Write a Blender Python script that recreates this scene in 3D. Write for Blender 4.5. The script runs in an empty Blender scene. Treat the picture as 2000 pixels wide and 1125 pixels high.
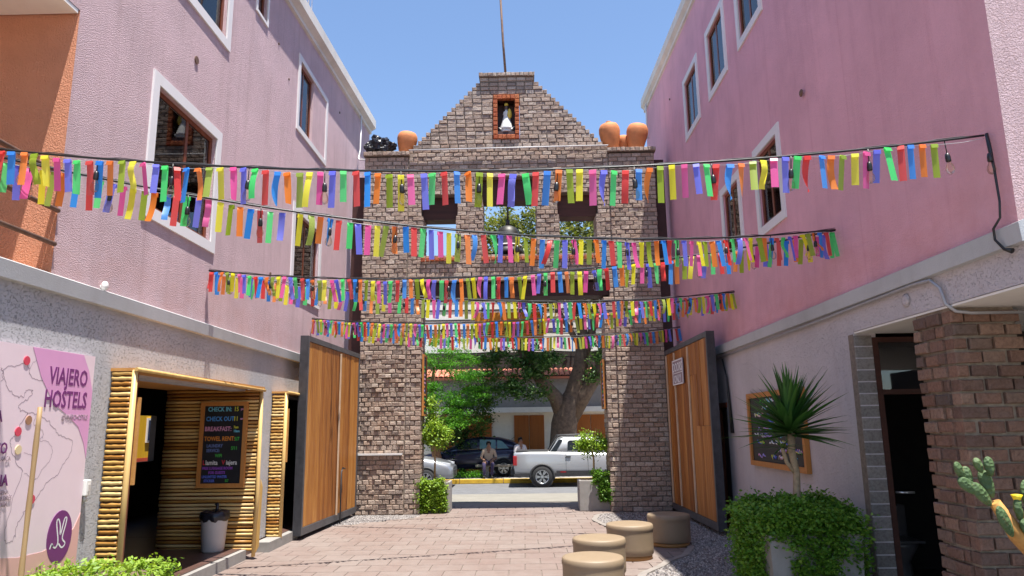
import bpy, bmesh, math, random
import numpy as np
from mathutils import Vector, Matrix, noise
R = math.radians
random.seed(7); rng = np.random.default_rng(7)
sc = bpy.context.scene
col = sc.collection

# ------------------------------------------------------------------ camera
cam_d = bpy.data.cameras.new('camera'); cam = bpy.data.objects.new('camera', cam_d); col.objects.link(cam)
cam_d.sensor_width = 36; cam_d.lens = 25.167; cam_d.clip_end = 3000; cam_d.clip_start = .05
pit, yaw, rol = R(10.959), R(.8246), R(-.7867)
fw = Vector((-math.sin(yaw)*math.cos(pit), math.cos(yaw)*math.cos(pit), math.sin(pit)))
rt = Vector((math.cos(yaw), math.sin(yaw), 0)); up = rt.cross(fw)
rt2 = rt*math.cos(rol)+up*math.sin(rol); up2 = up*math.cos(rol)-rt*math.sin(rol)
M = Matrix((rt2, up2, -fw)).transposed().to_4x4(); M.translation = (0, 0, 1.75)
cam.matrix_world = M
sc.camera = cam

# ------------------------------------------------------------------ sky, sun, exposure
sdir = Vector((.15, -.185, 1)).normalized()          # towards the sun
world = bpy.data.worlds.new('World'); sc.world = world; world.use_nodes = True
wn = world.node_tree.nodes; wn.clear()
sky = wn.new('ShaderNodeTexSky'); sky.sky_type = 'NISHITA'; sky.sun_disc = False
sky.sun_elevation = math.asin(sdir.z); sky.sun_rotation = math.atan2(sdir.x, sdir.y)
sky.altitude = 400; sky.air_density = 1.0; sky.dust_density = .5; sky.ozone_density = 3.0
bg = wn.new('ShaderNodeBackground'); bg.inputs['Strength'].default_value = .112
wo = wn.new('ShaderNodeOutputWorld')
world.node_tree.links.new(sky.outputs[0], bg.inputs[0]); world.node_tree.links.new(bg.outputs[0], wo.inputs[0])
sd = bpy.data.lights.new('sun', 'SUN'); sd.energy = 5.0; sd.angle = R(.53); sd.color = (1, .955, .88)
sun = bpy.data.objects.new('sun', sd); col.objects.link(sun)
sun.rotation_euler = sdir.to_track_quat('Z', 'Y').to_euler(); sun.location = (3, -4, 20)
sc.view_settings.view_transform = 'Standard'; sc.view_settings.look = 'None'
sc.view_settings.exposure = 1.12; sc.view_settings.gamma = 1; sc.view_settings.use_curve_mapping = False
sc.cycles.max_bounces = 8; sc.cycles.diffuse_bounces = 5; sc.cycles.transparent_max_bounces = 12

# ------------------------------------------------------------------ helpers
def lin(r, g, b):
    f = lambda c: (c/255/12.92 if c/255 <= .04045 else ((c/255+.055)/1.055)**2.4)
    return (f(r), f(g), f(b), 1)

class MB:
    def __init__(s): s.v = []; s.f = []; s.m = []; s.cur = 0; s.sm = []
    def face(s, *ids, smooth=False): s.f.append(ids); s.m.append(s.cur); s.sm.append(smooth)
    def quad(s, a, b, c, d):
        n = len(s.v); s.v += [tuple(a), tuple(b), tuple(c), tuple(d)]; s.face(n, n+1, n+2, n+3); return s
    def poly(s, pts):
        n = len(s.v); s.v += [tuple(p) for p in pts]; s.face(*range(n, n+len(pts))); return s
    def box(s, x0, x1, y0, y1, z0, z1):
        n = len(s.v)
        s.v += [(x0,y0,z0),(x1,y0,z0),(x1,y1,z0),(x0,y1,z0),(x0,y0,z1),(x1,y0,z1),(x1,y1,z1),(x0,y1,z1)]
        for q in ((0,3,2,1),(4,5,6,7),(0,1,5,4),(1,2,6,5),(2,3,7,6),(3,0,4,7)): s.face(*[n+i for i in q])
        return s
    def bbox(s, x0, x1, y0, y1, z0, z1, b=.01):     # bevelled box
        bm = bmesh.new(); bmesh.ops.create_cube(bm, size=1)
        bmesh.ops.scale(bm, vec=(x1-x0, y1-y0, z1-z0), verts=bm.verts)
        bmesh.ops.translate(bm, vec=((x0+x1)/2, (y0+y1)/2, (z0+z1)/2), verts=bm.verts)
        bmesh.ops.bevel(bm, geom=bm.edges[:], offset=b, segments=2, affect='EDGES', profile=.6)
        s.add_bm(bm); return s
    def add_bm(s, bm, smooth=False):
        bm.verts.index_update(); n = len(s.v); s.v += [tuple(v.co) for v in bm.verts]
        for f in bm.faces: s.face(*[n+v.index for v in f.verts], smooth=smooth)
        bm.free(); return s
    def obox(s, c, ax, ay, az):                       # oriented box: centre and half-axes
        c, ax, ay, az = map(Vector, (c, ax, ay, az)); n = len(s.v)
        for sz in (-1, 1):
            for sx, sy in ((-1,-1),(1,-1),(1,1),(-1,1)): s.v.append(tuple(c+ax*sx+ay*sy+az*sz))
        for q in ((0,3,2,1),(4,5,6,7),(0,1,5,4),(1,2,6,5),(2,3,7,6),(3,0,4,7)): s.face(*[n+i for i in q])
        return s
    def tube(s, pts, r, n=8, cap=True):
        pts = [Vector(p) for p in pts]; rs = r if isinstance(r, (list, tuple)) else [r]*len(pts)
        base = len(s.v); prev = None
        for i, p in enumerate(pts):
            t = (pts[min(i+1, len(pts)-1)]-pts[max(i-1, 0)]).normalized()
            if prev is None:
                u = t.orthogonal().normalized()
            else:
                u = (prev-t*prev.dot(t)); u = u.normalized() if u.length > 1e-6 else t.orthogonal().normalized()
            prev = u; w = t.cross(u)
            for k in range(n):
                a = 2*math.pi*k/n; s.v.append(tuple(p+(u*math.cos(a)+w*math.sin(a))*rs[i]))
        for i in range(len(pts)-1):
            for k in range(n):
                k2 = (k+1) % n; s.face(base+i*n+k, base+i*n+k2, base+(i+1)*n+k2, base+(i+1)*n+k, smooth=True)
        if cap:
            s.face(*[base+k for k in range(n)][::-1]); s.face(*[base+(len(pts)-1)*n+k for k in range(n)])
        return s
    def lathe(s, prof, n=24, c=(0,0,0), smooth=True, axis='z', cap=True):
        base = len(s.v)
        for r, z in prof:
            for k in range(n):
                a = 2*math.pi*k/n; p = (r*math.cos(a), r*math.sin(a), z)
                if axis == 'y': p = (p[0], p[2], p[1])
                if axis == 'x': p = (p[2], p[0], p[1])
                s.v.append((p[0]+c[0], p[1]+c[1], p[2]+c[2]))
        for i in range(len(prof)-1):
            for k in range(n):
                k2 = (k+1) % n; s.face(base+i*n+k, base+i*n+k2, base+(i+1)*n+k2, base+(i+1)*n+k, smooth=smooth)
        if cap: s.face(*[base+k for k in range(n)][::-1]); s.face(*[base+(len(prof)-1)*n+k for k in range(n)])
        return s
    def prism(s, poly, f0, f1):                       # poly: list of 2-D points; f0/f1 map (a,b)->xyz for both ends
        n = len(s.v); k = len(poly)
        s.v += [tuple(f0(*p)) for p in poly]+[tuple(f1(*p)) for p in poly]
        s.face(*range(n, n+k)); s.face(*range(n+2*k-1, n+k-1, -1))
        for i in range(k): j = (i+1) % k; s.face(n+i, n+k+i, n+k+j, n+j)
        return s
    def mesh(s, name, mats, fix=True):
        me = bpy.data.meshes.new(name); me.from_pydata(s.v, [], s.f)
        for m in (mats if isinstance(mats, (list, tuple)) else [mats]): me.materials.append(m)
        me.polygons.foreach_set('material_index', s.m); me.polygons.foreach_set('use_smooth', s.sm)
        if fix:
            bm = bmesh.new(); bm.from_mesh(me); bmesh.ops.recalc_face_normals(bm, faces=bm.faces); bm.to_mesh(me); bm.free()
        me.update(); return me
    def build(s, name, mats, parent=None, loc=None, fix=True):
        return link(name, s.mesh(name, mats, fix), parent, loc)

def link(name, data, parent=None, loc=None, rot=None, scale=None):
    o = bpy.data.objects.new(name, data); col.objects.link(o)
    if parent is not None: o.parent = parent
    if loc is not None: o.location = loc
    elif parent is not None: o.matrix_parent_inverse = winv(parent)
    if rot is not None: o.rotation_euler = rot
    if scale is not None: o.scale = scale
    return o
WM = {}
def winv(p):
    m = Matrix.Identity(4); q = p
    while q is not None:
        m = q.matrix_parent_inverse @ (Matrix.LocRotScale(q.location, q.rotation_euler, q.scale)) if False else m
        q = q.parent
    return wmat(p).inverted()
def wmat(p):
    b = Matrix.LocRotScale(p.location, p.rotation_euler, p.scale)
    return b if p.parent is None else wmat(p.parent) @ p.matrix_parent_inverse @ b
def thing(name, label, cat, loc=(0,0,0), rotz=0, group=None):
    o = bpy.data.objects.new(name, None); col.objects.link(o); o.empty_display_size = .2
    o.location = loc; o.rotation_euler = (0, 0, rotz); return tag(o, label, cat, group)
def tag(o, label, cat, group=None, kind=None):
    o['label'] = label; o['category'] = cat
    if group: o['group'] = group
    if kind: o['kind'] = kind
    return o
def struct(o): o['kind'] = 'structure'; return o
def stuff(o): o['kind'] = 'stuff'; return o

# ------------------------------------------------------------------ materials
class NT:
    def __init__(s, name):
        s.m = bpy.data.materials.new(name); s.m.use_nodes = True; s.t = s.m.node_tree; s.t.nodes.clear()
        s.out = s.n('ShaderNodeOutputMaterial'); s.b = s.n('ShaderNodeBsdfPrincipled'); s.l(s.b, 0, s.out, 0)
        s.pos = s.n('ShaderNodeNewGeometry').outputs['Position']
    def n(s, t, **k):
        x = s.t.nodes.new(t)
        for a, b in k.items(): setattr(x, a, b)
        return x
    def l(s, a, i, b, j): s.t.links.new(a.outputs[i] if hasattr(a, 'outputs') else a, b.inputs[j] if hasattr(b, 'inputs') else b)
    def noise(s, scale, detail=4, rough=.6, stretch=(1,1,1), src=None, dist=0, rot=(0,0,0)):
        mp = s.n('ShaderNodeMapping'); mp.inputs['Scale'].default_value = stretch; mp.inputs['Rotation'].default_value = rot
        s.t.links.new(src or s.pos, mp.inputs['Vector'])
        x = s.n('ShaderNodeTexNoise'); x.inputs['Scale'].default_value = scale; x.inputs['Detail'].default_value = detail
        x.inputs['Roughness'].default_value = rough; x.inputs['Distortion'].default_value = dist
        s.l(mp, 0, x, 'Vector'); return x.outputs['Fac']
    def ramp(s, fac, stops, interp='LINEAR'):
        x = s.n('ShaderNodeValToRGB'); e = x.color_ramp.elements; x.color_ramp.interpolation = interp
        while len(e) < len(stops): e.new(.5)
        for i, (p, c) in enumerate(stops): e[i].position = p; e[i].color = c if len(c) == 4 else (*c, 1)
        s.t.links.new(fac, x.inputs[0]); return x.outputs[0]
    def mix(s, fac, a, b, mode='MIX'):
        x = s.n('ShaderNodeMix', data_type='RGBA', blend_type=mode)
        for sock, val in ((x.inputs[0], fac), (x.inputs[6], a), (x.inputs[7], b)):
            if isinstance(val, (int, float)): sock.default_value = val
            elif isinstance(val, tuple): sock.default_value = val if len(val) == 4 else (*val, 1)
            else: s.t.links.new(val, sock)
        return x.outputs[2]
    def math(s, op, a, b=0.0, clamp=False):
        x = s.n('ShaderNodeMath', operation=op, use_clamp=clamp)
        for sock, val in ((x.inputs[0], a), (x.inputs[1], b)):
            if isinstance(val, (int, float)): sock.default_value = val
            else: s.t.links.new(val, sock)
        return x.outputs[0]
    def bump(s, h, strength, dist=.01):
        x = s.n('ShaderNodeBump'); x.inputs['Strength'].default_value = strength; x.inputs['Distance'].default_value = dist
        s.t.links.new(h, x.inputs['Height']); s.l(x, 0, s.b, 'Normal'); return x
    def color(s, c):
        if isinstance(c, tuple): s.b.inputs['Base Color'].default_value = c if len(c) == 4 else (*c, 1)
        else: s.t.links.new(c, s.b.inputs['Base Color'])
    def p(s, **k):
        for a, v in k.items(): s.b.inputs[a.replace('_', ' ')].default_value = v
    def objrand(s): return s.n('ShaderNodeObjectInfo').outputs['Random']
    def attr(s, name): return s.n('ShaderNodeAttribute', attribute_name=name).outputs['Fac']

def plain(name, c, rough=.6, metal=0, var=.12, scale=6, bump=0, bscale=60, spec=.5):
    t = NT(name); c = c[:3]
    n = t.noise(scale, 5)
    t.color(t.ramp(n, [(.3, tuple(x*(1-var) for x in c)), (.7, tuple(min(1, x*(1+var)) for x in c))]))
    t.p(Roughness=rough, Metallic=metal, Specular_IOR_Level=spec)
    if bump: t.bump(t.noise(bscale, 4), bump, .006)
    return t.m

def stucco(name, c, fine=70, strength=.8, dist=.012, stain=(.66,.58,.56), streak=.5, var=.13, scratch=False, stain_bounce=None):
    t = NT(name); c = c[:3]
    big = t.noise(.9, 5, .65)
    base = t.ramp(big, [(.28, tuple(x*(1-var) for x in c)), (.72, tuple(min(1, x*(1+var)) for x in c))])
    st = t.noise(1.0, 5, .7, stretch=(5, 5, .35))
    f = t.math('MULTIPLY', t.ramp(st, [(.5, (0,0,0)), (.78, (1,1,1))]), streak)
    base = t.mix(f, base, t.mix(1.0, base, stain, 'MULTIPLY'))
    sp = t.noise(25, 3, .7); base = t.mix(t.math('MULTIPLY', t.ramp(sp, [(.6, (0,0,0)), (.8, (1,1,1))]), .15), base, (c[0]*.55, c[1]*.5, c[2]*.5))
    if stain_bounce:                                            # ledge band: reddish stain plus warm bounce put into the colour; worn patches
        sx = t.n('ShaderNodeSeparateXYZ'); t.t.links.new(t.pos, sx.inputs[0])
        hz = t.math('SUBTRACT', 1.0, t.math('DIVIDE', t.math('SUBTRACT', sx.outputs[2], 3.06), .75), True)
        f2 = t.math('MULTIPLY', hz, t.ramp(t.noise(1.6, 6, .75, stretch=(1, 1, 1.6)), [(.35, (0,0,0)), (.7, (1,1,1))]), True)
        base = t.mix(t.math('MULTIPLY', f2, .75), base, stain_bounce)
        wp = t.ramp(t.noise(.45, 7, .7), [(.56, (0,0,0)), (.63, (1,1,1))]); base = t.mix(t.math('MULTIPLY', wp, .22), base, t.mix(1.0, base, (.86,.80,.84), 'MULTIPLY'))
        rs_ = t.ramp(t.noise(1.3, 4, .6, stretch=(9, 9, .22)), [(.62, (0,0,0)), (.74, (1,1,1))]); base = t.mix(t.math('MULTIPLY', rs_, .35), base, t.mix(1.0, base, (.80,.66,.66), 'MULTIPLY'))
    t.color(base); t.p(Roughness=.9, Specular_IOR_Level=.2)
    if scratch:
        a = t.noise(52, 6, .8, stretch=(1, .7, 1.0), dist=.8, rot=(.5, 0, 0)); b = t.noise(120, 3, .6)
        h = t.math('ADD', t.math('MULTIPLY', t.ramp(a, [(.29, (0,0,0)), (.45, (1,1,1))]), .8), t.math('MULTIPLY', b, .4))
    else:
        a = t.noise(fine, 3, .55); h = t.ramp(a, [(.35, (0,0,0)), (.65, (1,1,1))])
    t.bump(h, strength, dist); return t.m

def brickmat(name, cols, dirt=.5, rough=.9):
    t = NT(name)
    r = t.math('FRACT', t.math('ADD', t.objrand(), t.attr('rnd')))
    n = len(cols)
    base = t.ramp(r, [(i/(n-1), c) for i, c in enumerate(cols)])
    sp = t.noise(38, 5, .7)
    base = t.mix(t.ramp(sp, [(.42, (0,0,0)), (.72, (.75,.75,.75))]), base, t.mix(1.0, base, (.45,.4,.38), 'MULTIPLY'))
    pal = t.noise(3.1, 5, .7)
    base = t.mix(t.math('MULTIPLY', t.ramp(pal, [(.5, (0,0,0)), (.75, (1,1,1))]), dirt), base, (.16,.13,.12))
    t.color(base); t.p(Roughness=rough, Specular_IOR_Level=.15)
    t.bump(t.math('ADD', t.noise(60, 5, .7), t.math('MULTIPLY', t.noise(18, 3), 1.2)), .8, .012); return t.m

def woodmat(name, cols, along='z', rough=.55, rand=1.0, grain=14):
    t = NT(name); st = {'z': (1, 1, .06), 'x': (.06, 1, 1), 'y': (1, .06, 1)}[along]
    r = t.objrand()
    off = t.n('ShaderNodeVectorMath', operation='ADD'); t.t.links.new(t.pos, off.inputs[0])
    cmb = t.n('ShaderNodeCombineXYZ'); 
    for i in range(3): t.t.links.new(t.math('MULTIPLY', r, 13.0*(i+1)), cmb.inputs[i])
    t.t.links.new(cmb.outputs[0], off.inputs[1])
    g = t.noise(grain, 6, .65, stretch=st, src=off.outputs[0], dist=.6)
    n = len(cols); k = t.math('ADD', t.math('MULTIPLY', g, .75), t.math('MULTIPLY', t.math('SUBTRACT', r, .5), .45*rand))
    base = t.ramp(t.math('ADD', k, .12, True), [(.2+.6*i/(n-1), c) for i, c in enumerate(cols)])
    t.color(base); t.p(Roughness=rough, Specular_IOR_Level=.3)
    t.bump(t.noise(grain*5, 4, .6, stretch=st, src=off.outputs[0]), .35, .004); return t.m

def leafmat(name, cols, trans=.35):
    t = NT(name); r = t.attr('rnd')
    n = len(cols); base = t.ramp(r, [(i/(n-1), c) for i, c in enumerate(cols)])
    t.color(base); t.p(Roughness=.5, Specular_IOR_Level=.4)
    tr = t.n('ShaderNodeBsdfTranslucent'); t.t.links.new(t.mix(1.0, base, (1.3, 1.25, .5), 'MULTIPLY'), tr.inputs[0])
    mx = t.n('ShaderNodeMixShader'); mx.inputs[0].default_value = trans
    t.l(t.b, 0, mx, 1); t.l(tr, 0, mx, 2); t.l(mx, 0, t.out, 0); return t.m

def ribbonmat(name, c):
    t = NT(name); c = c[:3]; r = t.objrand()
    c = tuple(min(.95, x*1.3+.03) for x in c); base = t.mix(t.math('MULTIPLY', r, .5), c, tuple(x*.7+.16 for x in c)); t.color(base)
    t.p(Roughness=.38, Specular_IOR_Level=.4)
    tr = t.n('ShaderNodeBsdfTranslucent'); t.t.links.new(base, tr.inputs[0])
    mx = t.n('ShaderNodeMixShader'); mx.inputs[0].default_value = .6
    t.l(t.b, 0, mx, 1); t.l(tr, 0, mx, 2); t.l(mx, 0, t.out, 0); return t.m

def glassmat(name, tint=(.8,.85,.9), refl=1.0):
    t = NT(name); tr = t.n('ShaderNodeBsdfTransparent'); tr.inputs[0].default_value = (*tint, 1)
    gl = t.n('ShaderNodeBsdfGlossy'); gl.inputs['Roughness'].default_value = .02
    fr = t.n('ShaderNodeFresnel'); fr.inputs[0].default_value = 1.6
    mx = t.n('ShaderNodeMixShader'); t.t.links.new(t.math('MULTIPLY', fr.outputs[0], 1.6*refl, True), mx.inputs[0])
    t.l(tr, 0, mx, 1); t.l(gl, 0, mx, 2); t.l(mx, 0, t.out, 0); return t.m

M = {}
M['pink'] = stucco('pink_stucco', (.83,.61,.65), fine=80, strength=1.0, dist=.018, stain_bounce=(.74,.44,.42))
M['pink_r'] = stucco('pink_stucco_smoother', (.71,.385,.445), fine=60, strength=.4, dist=.012, streak=.3, stain_bounce=(.60,.27,.27))
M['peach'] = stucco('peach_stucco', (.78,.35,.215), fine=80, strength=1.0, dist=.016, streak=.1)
M['orange_wall'] = stucco('orange_stucco', (.62,.24,.06), fine=48, strength=.5, dist=.012, streak=.1)  # unseen balcony back wall, made orange to bounce warm light
M['grey'] = stucco('grey_rough_render', (.46,.46,.48), strength=.9, dist=.02, streak=.25, scratch=True)
M['grey_r'] = stucco('grey_rough_render_right', (.53,.49,.505), strength=.7, dist=.016, streak=.25, scratch=True)
M['ledge'] = stucco('ledge_render', (.46,.47,.48), fine=90, strength=.25, dist=.005, streak=.25)
M['cornice'] = stucco('cornice_plaster', (.66,.62,.57), fine=60, strength=.2, dist=.004, streak=.3)
M['white'] = stucco('white_paint', (.74,.72,.72), fine=90, strength=.15, dist=.004, streak=.12, var=.04)
M['balcony_tile'] = plain('balcony_tile', (.66,.42,.28), .6)  # unseen balcony floor, kept pale to bounce light onto soffit and side wall
M['soffit'] = plain('soffit_white', (.84,.82,.78), .8, var=.04)
M['brick'] = brickmat('aged_brick', [(.40,.295,.23),(.49,.41,.345),(.37,.265,.205),(.53,.45,.385),(.32,.245,.20),(.46,.36,.295),(.43,.33,.265),(.28,.23,.20)])
M['brick_red'] = brickmat('red_brick', [(.45,.13,.06),(.5,.18,.08),(.4,.1,.05),(.47,.15,.06)], .15)
M['brick_dark'] = brickmat('dark_red_brick', [(.20,.115,.085),(.28,.165,.12),(.16,.105,.085),(.25,.15,.112),(.32,.21,.155),(.13,.098,.085)], .6)
M['mortar'] = plain('mortar', (.22,.18,.148), .95, var=.25, scale=20, bump=.8, bscale=70, spec=.1)
M['mortar_pale'] = plain('mortar_pale', (.30,.25,.20), .95, var=.25, scale=20, bump=.8, bscale=70, spec=.1)
M['lintel'] = woodmat('dark_lintel_wood', [(.035,.013,.009),(.065,.022,.015),(.10,.038,.025)], 'x')
M['plank'] = woodmat('gate_plank', [(.09,.03,.008),(.30,.105,.02),(.47,.205,.045),(.60,.36,.15)], 'z', .5, .6, 20)
M['plank_dark'] = woodmat('gate_plank_reddish', [(.11,.035,.008),(.31,.105,.02),(.46,.185,.04),(.62,.36,.15)], 'z', .5, .6, 20)
M['steel'] = plain('dark_steel', (.055,.055,.062), .5, .3, .3, 8, .2)
M['steel_edge'] = plain('worn_steel_frame', (.10,.10,.11), .5, .3, .25, 6, .15)
M['brown_frame'] = woodmat('window_wood', [(.10,.025,.012),(.17,.045,.02),(.24,.07,.03)], 'z', .35, .4)
M['bamboo'] = woodmat('bamboo_slat', [(.32,.135,.025),(.52,.285,.075),(.64,.41,.14),(.72,.53,.25)], 'x', .4, 1.3, 10)
M['bamboo_v'] = woodmat('bamboo_pole', [(.42,.24,.07),(.60,.39,.14),(.70,.50,.22)], 'z', .4, .6, 8)
M['bamboo_dry'] = woodmat('dry_bamboo', [(.20,.12,.055),(.35,.235,.115),(.47,.35,.20)], 'z', .55, .6, 8)
M['plywood'] = woodmat('portal_board', [(.42,.19,.05),(.55,.27,.08),(.62,.34,.12)], 'y', .5, .3)
M['frame_wood'] = woodmat('chalkboard_frame', [(.36,.13,.03),(.48,.20,.05),(.55,.26,.08)], 'z', .5, .3)
M['black'] = plain('black_board', (.012,.012,.015), .6, var=.4, scale=5)
M['blackplastic'] = plain('black_plastic', (.012,.012,.013), .35, var=.2)
M['bag'] = plain('bin_bag', (.014,.014,.02), .33, var=.3)
M['glass'] = glassmat('window_glass', (.8,.82,.86), .7)
M['curtain'] = plain('pale_curtain', (.8,.76,.8), .9, var=.08)
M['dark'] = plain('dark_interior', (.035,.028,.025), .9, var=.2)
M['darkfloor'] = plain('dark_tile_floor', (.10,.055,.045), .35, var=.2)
M['asphalt'] = plain('asphalt', (.13,.13,.135), .9, var=.15, scale=3, bump=.5, bscale=150)
M['concrete'] = plain('concrete', (.27,.255,.24), .9, var=.16, scale=3.5, bump=.35, bscale=50)
M['concrete_pale'] = plain('pale_concrete_walk', (.205,.19,.16), .9, var=.1, scale=2, bump=.2)
M['edging'] = plain('edging_concrete', (.23,.205,.185), .9, var=.15, scale=7, bump=.4)
M['kerb_yellow'] = plain('kerb_yellow', (.62,.38,.03), .7, var=.25, scale=4)
M['joint'] = plain('paver_joint', (.20,.165,.14), .95, var=.15, scale=10, bump=.5)
M['earth'] = plain('bare_ground', (.34,.28,.22), .95, var=.2, scale=2, bump=.4)
M['white_m'] = plain('white_facade', (.80,.78,.72), .8, var=.05)
M['cream'] = plain('cream_facade', (.78,.72,.60), .8, var=.06)
M['panelwood'] = woodmat('orange_wood_panel', [(.24,.07,.012),(.34,.105,.02),(.42,.14,.03)], 'z', .5, .5)
M['tile_roof'] = plain('roof_tile', (.56,.20,.13), .85, var=.25, scale=8)
M['orange_board'] = plain('orange_sign_board', (.62,.22,.02), .6, var=.12, scale=2)
M['pipe_white'] = plain('white_pipe', (.62,.62,.62), .4, var=.05)
M['pipe_grey'] = plain('grey_conduit', (.38,.38,.40), .45, .3, .1)
M['rust'] = plain('rusty_pole', (.16,.09,.06), .7, .2, .3, 12)
M['dark_brown'] = plain('dark_brown_paint', (.055,.018,.014), .5, .1, .2)
M['terracotta'] = plain('terracotta', (.56,.20,.07), .75, var=.18, scale=5, bump=.2, bscale=40)
M['bronze'] = plain('aged_bronze', (.05,.048,.045), .5, .5, .3, 6, .15)
M['stool'] = plain('beige_leatherette', (.25,.185,.118), .55, var=.05, scale=5, bump=.12, bscale=180)
M['stoolbase'] = woodmat('stool_plinth', [(.35,.17,.06),(.46,.25,.09)], 'x', .5, .2)
M['bin'] = plain('bin_grey', (.52,.48,.45), .45, var=.05)
M['plastic_white'] = plain('white_plastic', (.78,.77,.73), .4, var=.03)
M['yellow_wall'] = woodmat('yellow_boards', [(.62,.33,.01),(.72,.42,.015),(.78,.5,.03)], 'z', .6, .5)
M['redpaint'] = plain('red_paint', (.5,.06,.03), .6)
M['navy'] = plain('navy_glass', (.02,.035,.09), .2, var=.5, scale=8)
M['barkA'] = plain('bark_grey_brown', (.13,.09,.062), .95, var=.4, scale=9, bump=1, bscale=22)
M['barkB'] = plain('bark_reddish', (.27,.14,.075), .95, var=.35, scale=9, bump=1, bscale=25)
M['yuccabark'] = plain('yucca_trunk', (.33,.25,.16), .9, var=.3, scale=25, bump=.8, bscale=50)
M['leaf_hedge'] = leafmat('hedge_leaf', [(.05,.12,.012),(.09,.19,.018),(.15,.27,.025),(.22,.34,.045)])
M['leaf_lime'] = leafmat('lime_leaf', [(.10,.20,.02),(.17,.30,.025),(.26,.40,.04),(.34,.46,.08)])
M['leaf_ivy'] = leafmat('ivy_leaf', [(.05,.14,.014),(.09,.22,.022),(.15,.30,.035),(.24,.38,.06)])
M['leaf_tree'] = leafmat('dark_tree_leaf', [(.03,.085,.018),(.05,.125,.028),(.085,.17,.04),(.15,.23,.075)])
M['leaf_feather'] = leafmat('feathery_leaf', [(.04,.15,.01),(.06,.22,.015),(.10,.30,.02),(.15,.36,.04)], .45)
M['leaf_olive'] = leafmat('olive_tree_leaf', [(.05,.08,.015),(.10,.13,.03),(.18,.20,.06),(.28,.29,.12)], .4)
M['leaf_yucca'] = leafmat('yucca_blade', [(.03,.10,.02),(.05,.145,.028),(.08,.19,.035),(.13,.24,.06)], .2)
def cactusmat():
    t = NT('cactus_pad'); base = t.ramp(t.noise(9, 5, .7), [(.3, (.035,.075,.025)), (.6, (.075,.13,.045)), (.8, (.15,.15,.06))])
    sc2 = t.ramp(t.noise(16, 4, .8), [(.6, (0,0,0)), (.7, (.8,.8,.8))]); t.color(t.mix(sc2, base, (.22,.14,.06))); t.p(Roughness=.7)
    vo = t.n('ShaderNodeTexVoronoi'); vo.inputs['Scale'].default_value = 48; t.t.links.new(t.pos, vo.inputs['Vector']); t.bump(vo.outputs['Distance'], .8, .01); return t.m
M['cactus'] = cactusmat()
M['cactus_old'] = plain('cactus_old_stem', (.42,.21,.05), .75, var=.3, scale=12, bump=.4)
M['flower'] = plain('yellow_flower', (.8,.6,.02), .5)
M['poster'] = plain('poster_pale_pink', (.76,.61,.65), .55, var=.02)
M['poster_pink'] = plain('poster_pink', (.68,.33,.55), .55, var=.02)
M['poster_coral'] = plain('poster_coral', (.70,.40,.36), .55, var=.02)
M['poster_violet'] = plain('poster_violet', (.17,.03,.16), .55, var=.02)
M['poster_line'] = plain('poster_map_line', (.32,.24,.28), .6, var=.02)
M['poster_red'] = plain('poster_red_dot', (.62,.06,.10), .6, var=.02)
M['poster_brown'] = plain('poster_brown_dot', (.35,.18,.10), .6, var=.02)
M['poster_cream'] = plain('poster_cream_dot', (.68,.55,.32), .6, var=.02)
M['bulb'] = glassmat('bulb_glass', (1, .95, .85), .35)
CH = {k: plain('chalk_'+k, c, .8, var=.1, scale=30) for k, c in dict(cyan=(.16,.52,.68), blue=(.08,.30,.72), yellow=(.62,.62,.05), pink=(.66,.30,.48), orange=(.70,.25,.03), slate=(.13,.19,.42), green=(.06,.42,.06), white=(.72,.72,.70), red=(.60,.04,.06), purple=(.28,.07,.48), indigo=(.10,.15,.60), lilac=(.42,.30,.68)).items()}
RIB = [('orange', lin(255,120,20)), ('olive', lin(140,165,10)), ('yellow', lin(228,214,10)), ('pink', lin(214,78,150)), ('periwinkle', lin(100,106,215)), ('green', lin(66,205,108)), ('red', lin(206,44,40)), ('blue', lin(0,130,218))]
RM = [ribbonmat('ribbon_'+n, c) for n, c in RIB]
def tilemat():
    t = NT('terracotta_paver'); r = t.objrand(); r2 = t.attr('rnd'); f = t.math('FRACT', t.math('ADD', r, r2))
    base = t.ramp(f, [(0, (.165,.105,.086)), (.3, (.192,.138,.121)), (.6, (.172,.114,.096)), (.8, (.203,.156,.137)), (1, (.166,.108,.09))])
    w = t.noise(.55, 6, .65); base = t.mix(t.ramp(w, [(.3, (.15,.15,.15)), (.6, (.85,.85,.85))]), base, (.222,.184,.166))
    d = t.noise(5, 6, .75); base = t.mix(t.ramp(d, [(.45, (0,0,0)), (.8, (.6,.6,.6))]), base, t.mix(1.0, base, (.62,.56,.52), 'MULTIPLY'))
    t.color(base); t.p(Roughness=.8, Specular_IOR_Level=.25); t.bump(t.noise(45, 5, .7), .3, .006); return t.m
M['paver'] = tilemat()
def gravelmat():
    t = NT('gravel_stone'); r = t.attr('rnd')
    t.color(t.ramp(r, [(0, (.10,.09,.09)), (.35, (.19,.17,.165)), (.7, (.28,.255,.24)), (1, (.42,.39,.37))])); t.p(Roughness=.85); return t.m
M['gravel'] = gravelmat()
def paint(name, c, metal=.5, rough=.3):
    t = NT(name); t.color(c); t.p(Metallic=metal, Roughness=rough, Coat_Weight=.8, Coat_Roughness=.06); return t.m
M['car_silver'] = paint('silver_paint', (.50,.51,.52), .5, .38)
M['car_navy'] = paint('navy_paint', (.012,.012,.045), .3, .3)
M['car_grey'] = paint('grey_paint', (.30,.31,.33), .5, .35)
M['carglass'] = plain('car_glass', (.02,.025,.03), .05, var=.1)
M['carglass_g'] = plain('car_glass_green', (.10,.20,.19), .05, var=.1)
M['tyre'] = plain('tyre_rubber', (.022,.022,.023), .85, var=.2)
M['trim'] = plain('car_black_trim', (.03,.03,.032), .6, var=.2)
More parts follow.
